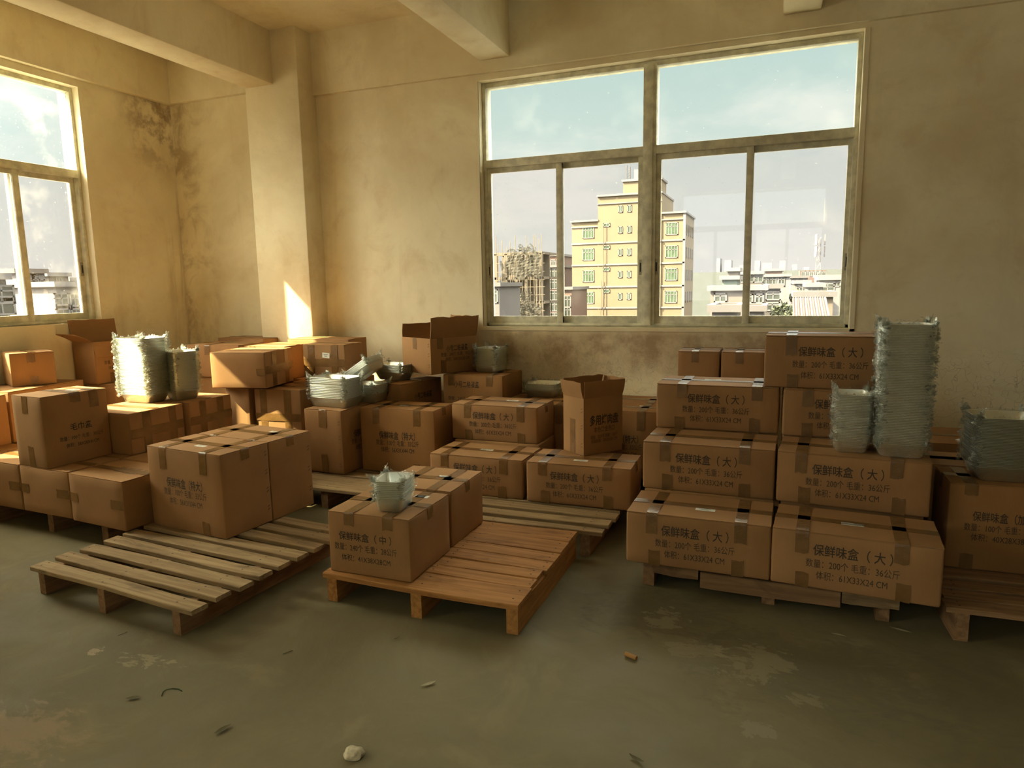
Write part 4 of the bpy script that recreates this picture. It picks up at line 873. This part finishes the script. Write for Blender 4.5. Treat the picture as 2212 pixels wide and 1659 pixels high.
bm = bmesh.new(); tube(bm, [(-3.1, -.4, 2), (-3.1, -.4, 30.2)], .05, 5); tube(bm, [(-3.9, -.35, 2), (-3.35, -.35, 22)], .04, 5); obj('drain_pipe', bm, O['tan'], rt)
for i, dz in enumerate((0, -3.22, -6.42, -9.62)):
    bwin(rt, 'f', 0, -21.45+16, 9.0+dz+oz, 1.75, 1.75, bars=(3, 1)); bwin(rt, 'f', 0, -9.25+16, 9.0+dz+oz, 1.75, 1.75, bars=(3, 1))
    bwin(rt, 'f', -.15, -18.65+16, 9.95+dz+oz, 1.0, .55, bars=(1, 0))
    for x in (-16.6, -15.3): bwin(rt, 'f', -.15, x+16, 9.15+dz+oz, .62, 1.0, bars=(1, 0))
    for y in (2.2, 4.6, 7.0, 9.2): bwin(rt, 'r', -7.46+16, y, 8.9+dz+oz, .8, 1.5, pane='dpane', bars=(1, 0))
for x in (-16.6, -15.3): bwin(rt, 'f', -.15, x+16, 12.1+oz, .62, 1.0, bars=(1, 0))
# helper: building from pixel measurements at a chosen distance
def bpx(label, px0, px1, pyt, y, depth, m, zw=(), wide=None, **kw):
    a, b = on_y(px0, pyt, y), on_y(px1, pyt, y); z = (a.z+b.z)/2
    wins = []
    for (pxc, pyc, w_, h_) in zw: q = on_y(pxc, pyc, y); wins.append((q.x, q.z, w_, h_))
    return building(label, a.x, b.x, y, y+depth, z, m, wins=wins, **kw)
bpx('pink and white block behind the scaffolding', 1163, 1213, 553, 118, 9, 'pink', [(1171, 568, 1.0, 1.4), (1195, 568, 1, 1.2)], parapet='pale')
bpx('brick red block with grey bands right of the scaffolding', 1172, 1214, 577, 104, 8, 'red', [(1186, 590+k*24, 1.0, 1.6) for k in range(5)] + [(1198, 590+k*24, 1.2, 1.6) for k in range(5)], parapet='grey')
bpx('salmon block at the left edge of the yellow block', 1214, 1234.5, 625, 84, 8, 'pink', [(1226, 652, 1.0, 1.7), (1226, 674, 1, 1.5)], parapet='pale')
bpx('grey office block behind the salmon block', 1216, 1240, 586, 150, 10, 'grey', [(1227, 606, 3, 1.2)], parapet='white')
bpx('beige house with white framed windows', 1535, 1652, 626, 52, 5, 'beige', [(1556, 643, 1.0, .75), (1616, 645, .75, .75), (1640, 645, .7, .8)], parapet='pale')
bpx('balcony house next to the beige house', 1655, 1686, 622, 60, 6, 'dk', [(1670, 639, 1.3, .8), (1668, 662, 1.3, .8)], parapet='grey')
bpx('beige roof hut behind the beige house', 1572, 1594, 585, 75, 5, 'beige', parapet='white')
bpx('mint green roof house', 1560, 1592, 603, 66, 6, 'mint', parapet='white')
bpx('grey house with a flat white roof edge', 1588, 1646, 592, 86, 7, 'beige', [(1614, 600, 1.8, 1.2), (1638, 600, 1.2, 1.2)], parapet='white')
bpx('cream house with three small windows', 1648, 1706, 597, 98, 9, 'pale', [(1655, 608, 1.0, 1.4), (1669, 608, 1.0, 1.4), (1688, 608, .9, 1.4)], parapet='white')
bpx('orange roof house behind the cream house', 1652, 1690, 585, 125, 9, 'pink', parapet='pale')
bpx('long red brick hall in the distance', 1728, 1785, 584, 190, 12, 'red', [(1735+9*k, 591, 1.0, 1.3) for k in range(6)], parapet=None)
bpx('grey house with two windows at the right sash', 1745, 1778, 619, 70, 8, 'grey', [(1753, 626, .75, 1.0), (1767, 625, .7, .8)], parapet='pale')
bpx('white house at the far right of the window', 1772, 1815, 604, 84, 9, 'pale', [(1788, 625, 1.5, 1.4), (1808, 612, .8, .8)], parapet='white')
bpx('small orange rendered house', 1718, 1748, 612, 80, 7, 'tan', [(1727, 624, .8, 1.0)], parapet='pale')
bpx('tan house with a peaked canopy', 1720, 1800, 640, 50, 6, 'tan', [(1748, 663, 1.3, .6), (1772, 662, .8, .6)], parapet='grey')
bpx('pale terrace house behind the lane', 1708, 1745, 600, 115, 8, 'pale', [(1715, 606, .9, 1.2), (1730, 606, .9, 1.2)], parapet='grey')
bpx('white roofed shed far behind the lattice tower', 1765, 1815, 598, 130, 10, 'pale', parapet='white')
bpx('low pale house at the window bottom', 1608, 1648, 671, 42, 4, 'roofg', parapet='grey')
bpx('grey flat roof below the yellow block', 1538, 1592, 672, 34, 4, 'roofg', parapet='grey')
# corrugated rusty roof
a, b = on_y(1718, 668, 36), on_y(1800, 668, 36); rr = tag(empty('shed', (a.x, 36, -20)), 'shed with a striped rusty corrugated roof', 'shed', 'buildings outside the window')
bpart('wall_panel', rr, O['pale'], [(0, b.x-a.x, .6, 5, 0, a.z+19.2)])
bm = bmesh.new(); L = b.x-a.x; n = 28; G = []
for i in range(n+1):
    z = .10*abs(math.sin(i*math.pi/2)); G.append([bm.verts.new((L*i/n-.1, .2, a.z+19.55+z)), bm.verts.new((L*i/n-.1, 4.5, a.z+20.5+z)), bm.verts.new((L*i/n-.1, .2, a.z+19.5+z)), bm.verts.new((L*i/n-.1, 4.5, a.z+20.45+z))])
for i in range(n):
    f = bm.faces.new((G[i][0], G[i+1][0], G[i+1][1], G[i][1])); f.material_index = 0 if (i//2) % 2 == 0 else 1
    f = bm.faces.new((G[i][2], G[i][3], G[i+1][3], G[i+1][2])); bm.faces.new((G[i][0], G[i][2], G[i+1][2], G[i+1][0]))
obj('corrugated_roof', bm, [O['rust'], O['white']], rr)
# far towers, distance haze put into their pale colour
for i, (p0, p1, pt) in enumerate(((1548, 1556, 558), (1565, 1580, 562), (1630, 1642, 563), (1647, 1668, 568), (1684, 1697, 563), (1712, 1722, 571), (1738, 1748, 577), (1597, 1612, 573))):
    a, b = on_y(p0, pt, 620), on_y(p1, pt, 620)
    building('hazy high-rise far on the horizon', a.x, b.x, 620, 640, a.z, 'far', parapet=None, group='hazy high-rises on the horizon')
# lattice phone mast
a = on_y(1770, 512, 110); tw = tag(empty('lattice_mast', (a.x, 110, -20)), 'steel lattice phone mast standing over the roofs', 'mast')
bm = bmesh.new(); H = a.z+20; nseg = 22
def leg(k, q): s = 1.5-1.05*q; return Vector(((-1, 1, 1, -1)[k]*s/2, (-1, -1, 1, 1)[k]*s/2, H*q))
for k in range(4): tube(bm, [leg(k, 0), leg(k, 1)], .06, 4)
for i in range(nseg):
    for k in range(4): tube(bm, [leg(k, i/nseg), leg((k+1) % 4, (i+1)/nseg)], .035, 3); tube(bm, [leg(k, i/nseg), leg((k+1) % 4, i/nseg)], .03, 3)
obj('lattice', bm, O['pale'], tw)
for z in (H-.4, H-2.2):
    for k in range(3):
        an = k*2.1; bm = bmesh.new(); box(bm, -.14, .14, -.08, .08, -.8, .8); o = obj('antenna_panel', bm, O['pale'], tw, False, (math.cos(an)*.8, math.sin(an)*.8, z)); o.rotation_euler = (0, 0, an+1.57)
# the building under bamboo scaffolding
a, b = on_y(1052, 548, 72), on_y(1165, 548, 72)
sk = tag(empty('scaffolded_building', (a.x, 72, -20)), 'unfinished building wrapped in bamboo scaffolding and torn dark netting', 'building', 'buildings outside the window'); W_, H_ = b.x-a.x, a.z+20
bs = [(0, W_-.4, 2.2, 8, z-.15, z+.15) for z in [H_-k*3.0 for k in range(8)]] + [(x, x+.4, 2.2, 2.6, 0, H_) for x in [i*W_/5 for i in range(5)]+[W_-.8]] + [(0, W_-.4, 5, 5.2, 0, H_)]
bpart('concrete_frame', sk, O['tan'], bs)
bm = bmesh.new(); rng = random.Random(5)
for i in range(19): x = W_*i/18; tube(bm, [(x, 1, 0), (x+rng.uniform(-.1, .1), 1, H_+rng.uniform(.3, 2.2))], .045, 4)
for k in range(16): z = H_-.3-k*.95; tube(bm, [(-.3, 1, z+rng.uniform(-.1, .1)), (W_+.3, 1, z+rng.uniform(-.1, .1))], .04, 4)
obj('bamboo_scaffold', bm, O['bamboo'], sk)
def net_m(t, p, o):
    pos = coords(t); n = t.noise(pos, 1.1, 6, .65, .6); f = t.noise(pos, 9, 3)
    p.inputs['Base Color'].default_value = (.016, .016, .012, 1); p.inputs['Roughness'].default_value = .9
    t.link(t.math('ADD', t.ramp(n, .36, .52, .25, .85), t.ramp(f, .4, .7, -.25, .1), True), p.inputs['Alpha'])
M['net'] = mat('torn_scaffold_net', net_m)
bm = bmesh.new()
def sheet(x0, x1, z0, z1, y=.7):
    nx, nz = 10, 10; g = [[bm.verts.new((x0+(x1-x0)*i/nx+.12*math.sin(k*.9), y+.18*math.sin(i*1.3+k), z0+(z1-z0)*k/nz+.35*math.sin(i*1.1)*(1 if k in (0, nz) else .2))) for k in range(nz+1)] for i in range(nx+1)]
    for i in range(nx):
        for k in range(nz): bm.faces.new((g[i][k], g[i+1][k], g[i+1][k+1], g[i][k+1]))
sheet(W_*.20, W_*.36, H_-7.2, H_-1.2); sheet(W_*.34, W_*.98, H_-2.9, H_+.2); sheet(W_*.52, W_*.80, H_-7.0, H_-4.4); sheet(W_*.38, W_*.97, H_-8, H_-6.2, .8); sheet(W_*.55, W_*.86, H_+.1, H_+.75, .9)
obj('torn_netting', bm, M['net'], sk)
bpx('grey tarpaulin covered house left of the scaffolding', 1040, 1078, 618, 60, 6, 'grey', [(1066, 640, 1.0, 1.4)], parapet='grey')
# left window view
def bpl(label, py_top, pxa, pxb, x, depth, m, zw=(), **kw):
    a, b = on_x(pxa, py_top, x), on_x(pxb, py_top, x); y0, y1 = min(a.y, b.y), max(a.y, b.y)
    wins = [(on_x(p, q, x).y, on_x(p, q, x).z, w_, h_) for p, q, w_, h_ in zw]
    return building(label, x-depth, x, y0, y1, (a.z+b.z)/2, m, rwins=wins, **kw)
bpl('cream tower block with an arched blue front, left window', 589, 34, 96, -58, 6, 'pale', [(67, 601, .9, .8), (75, 601, .9, .8), (84, 622, 1.2, 1.6), (85, 650, 1.2, 1.6), (87, 675, 1.2, 1.2)], parapet='beige', roof=())
bpl('beige block with two windows, left window', 596, 104, 147, -66, 8, 'beige', [(127, 603, .7, 1.0), (129, 620, .8, 1.1)], parapet='pale')
bpl('white house with grid windows, left window', 618, 120, 186, -46, 5, 'white', [(133, 651, 1.1, 1.3), (161, 651, .8, 1.3), (136, 674, 1.1, 1.2), (164, 673, .8, 1.0)], parapet='white')
bpl('taller white house beside it, left window', 606, 152, 192, -72, 5, 'white', [(160, 628, .8, 1.2)], parapet='white')
bpl('grey balcony block at the left picture edge', 602, -40, 12, -40, 8, 'grey', [(3, 636, 1.6, 1.2), (4, 660, 1.6, 1.2)], parapet='pale')
bpl('distant pale block between the towers, left window', 598, 96, 112, -90, 6, 'far', parapet=None)
bpl('dark hall in the gap of the left window', 612, 86, 124, -64, 6, 'beige', [(107, 625, .9, 1.6), (110, 655, .8, 1.6)], parapet=None)
# trees down in the lane, and the ground
def bush(label, c, r, seed):
    bm = bmesh.new(); rng = random.Random(seed)
    for _ in range(420):
        d = Vector((rng.gauss(0, 1), rng.gauss(0, 1), rng.gauss(0, .8))).normalized()*r*rng.uniform(.5, 1); q = Vector((rng.uniform(-1, 1), rng.uniform(-1, 1), rng.uniform(-1, 1))).normalized(); s = q.orthogonal().normalized()
        v = [bm.verts.new(d+q*.22), bm.verts.new(d+s*.09), bm.verts.new(d-q*.22), bm.verts.new(d-s*.09)]; bm.faces.new(v)
    rt_ = tag(empty('tree', (c.x, c.y, -20)), label, 'tree'); obj('crown', bm, O['tree'], rt_, False, (0, 0, c.z+20))
    bm = bmesh.new(); tube(bm, [(0, 0, 0), (.1, 0, c.z+20)], .14, 6); obj('trunk', bm, O['dk'], rt_)
bush('bright green tree in the lane at the window bottom', on_y(1694, 682, 44), .9, 1); bush('small green tree by the lane', on_y(1722, 642, 66), .7, 2)
bm = bmesh.new(); box(bm, -700, 700, 1.5, 900, -20.5, -20); box(bm, -700, -1.5, -500, 1.5, -20.5, -20); tag(obj('ground', bm, O['roofg']), kind='structure')
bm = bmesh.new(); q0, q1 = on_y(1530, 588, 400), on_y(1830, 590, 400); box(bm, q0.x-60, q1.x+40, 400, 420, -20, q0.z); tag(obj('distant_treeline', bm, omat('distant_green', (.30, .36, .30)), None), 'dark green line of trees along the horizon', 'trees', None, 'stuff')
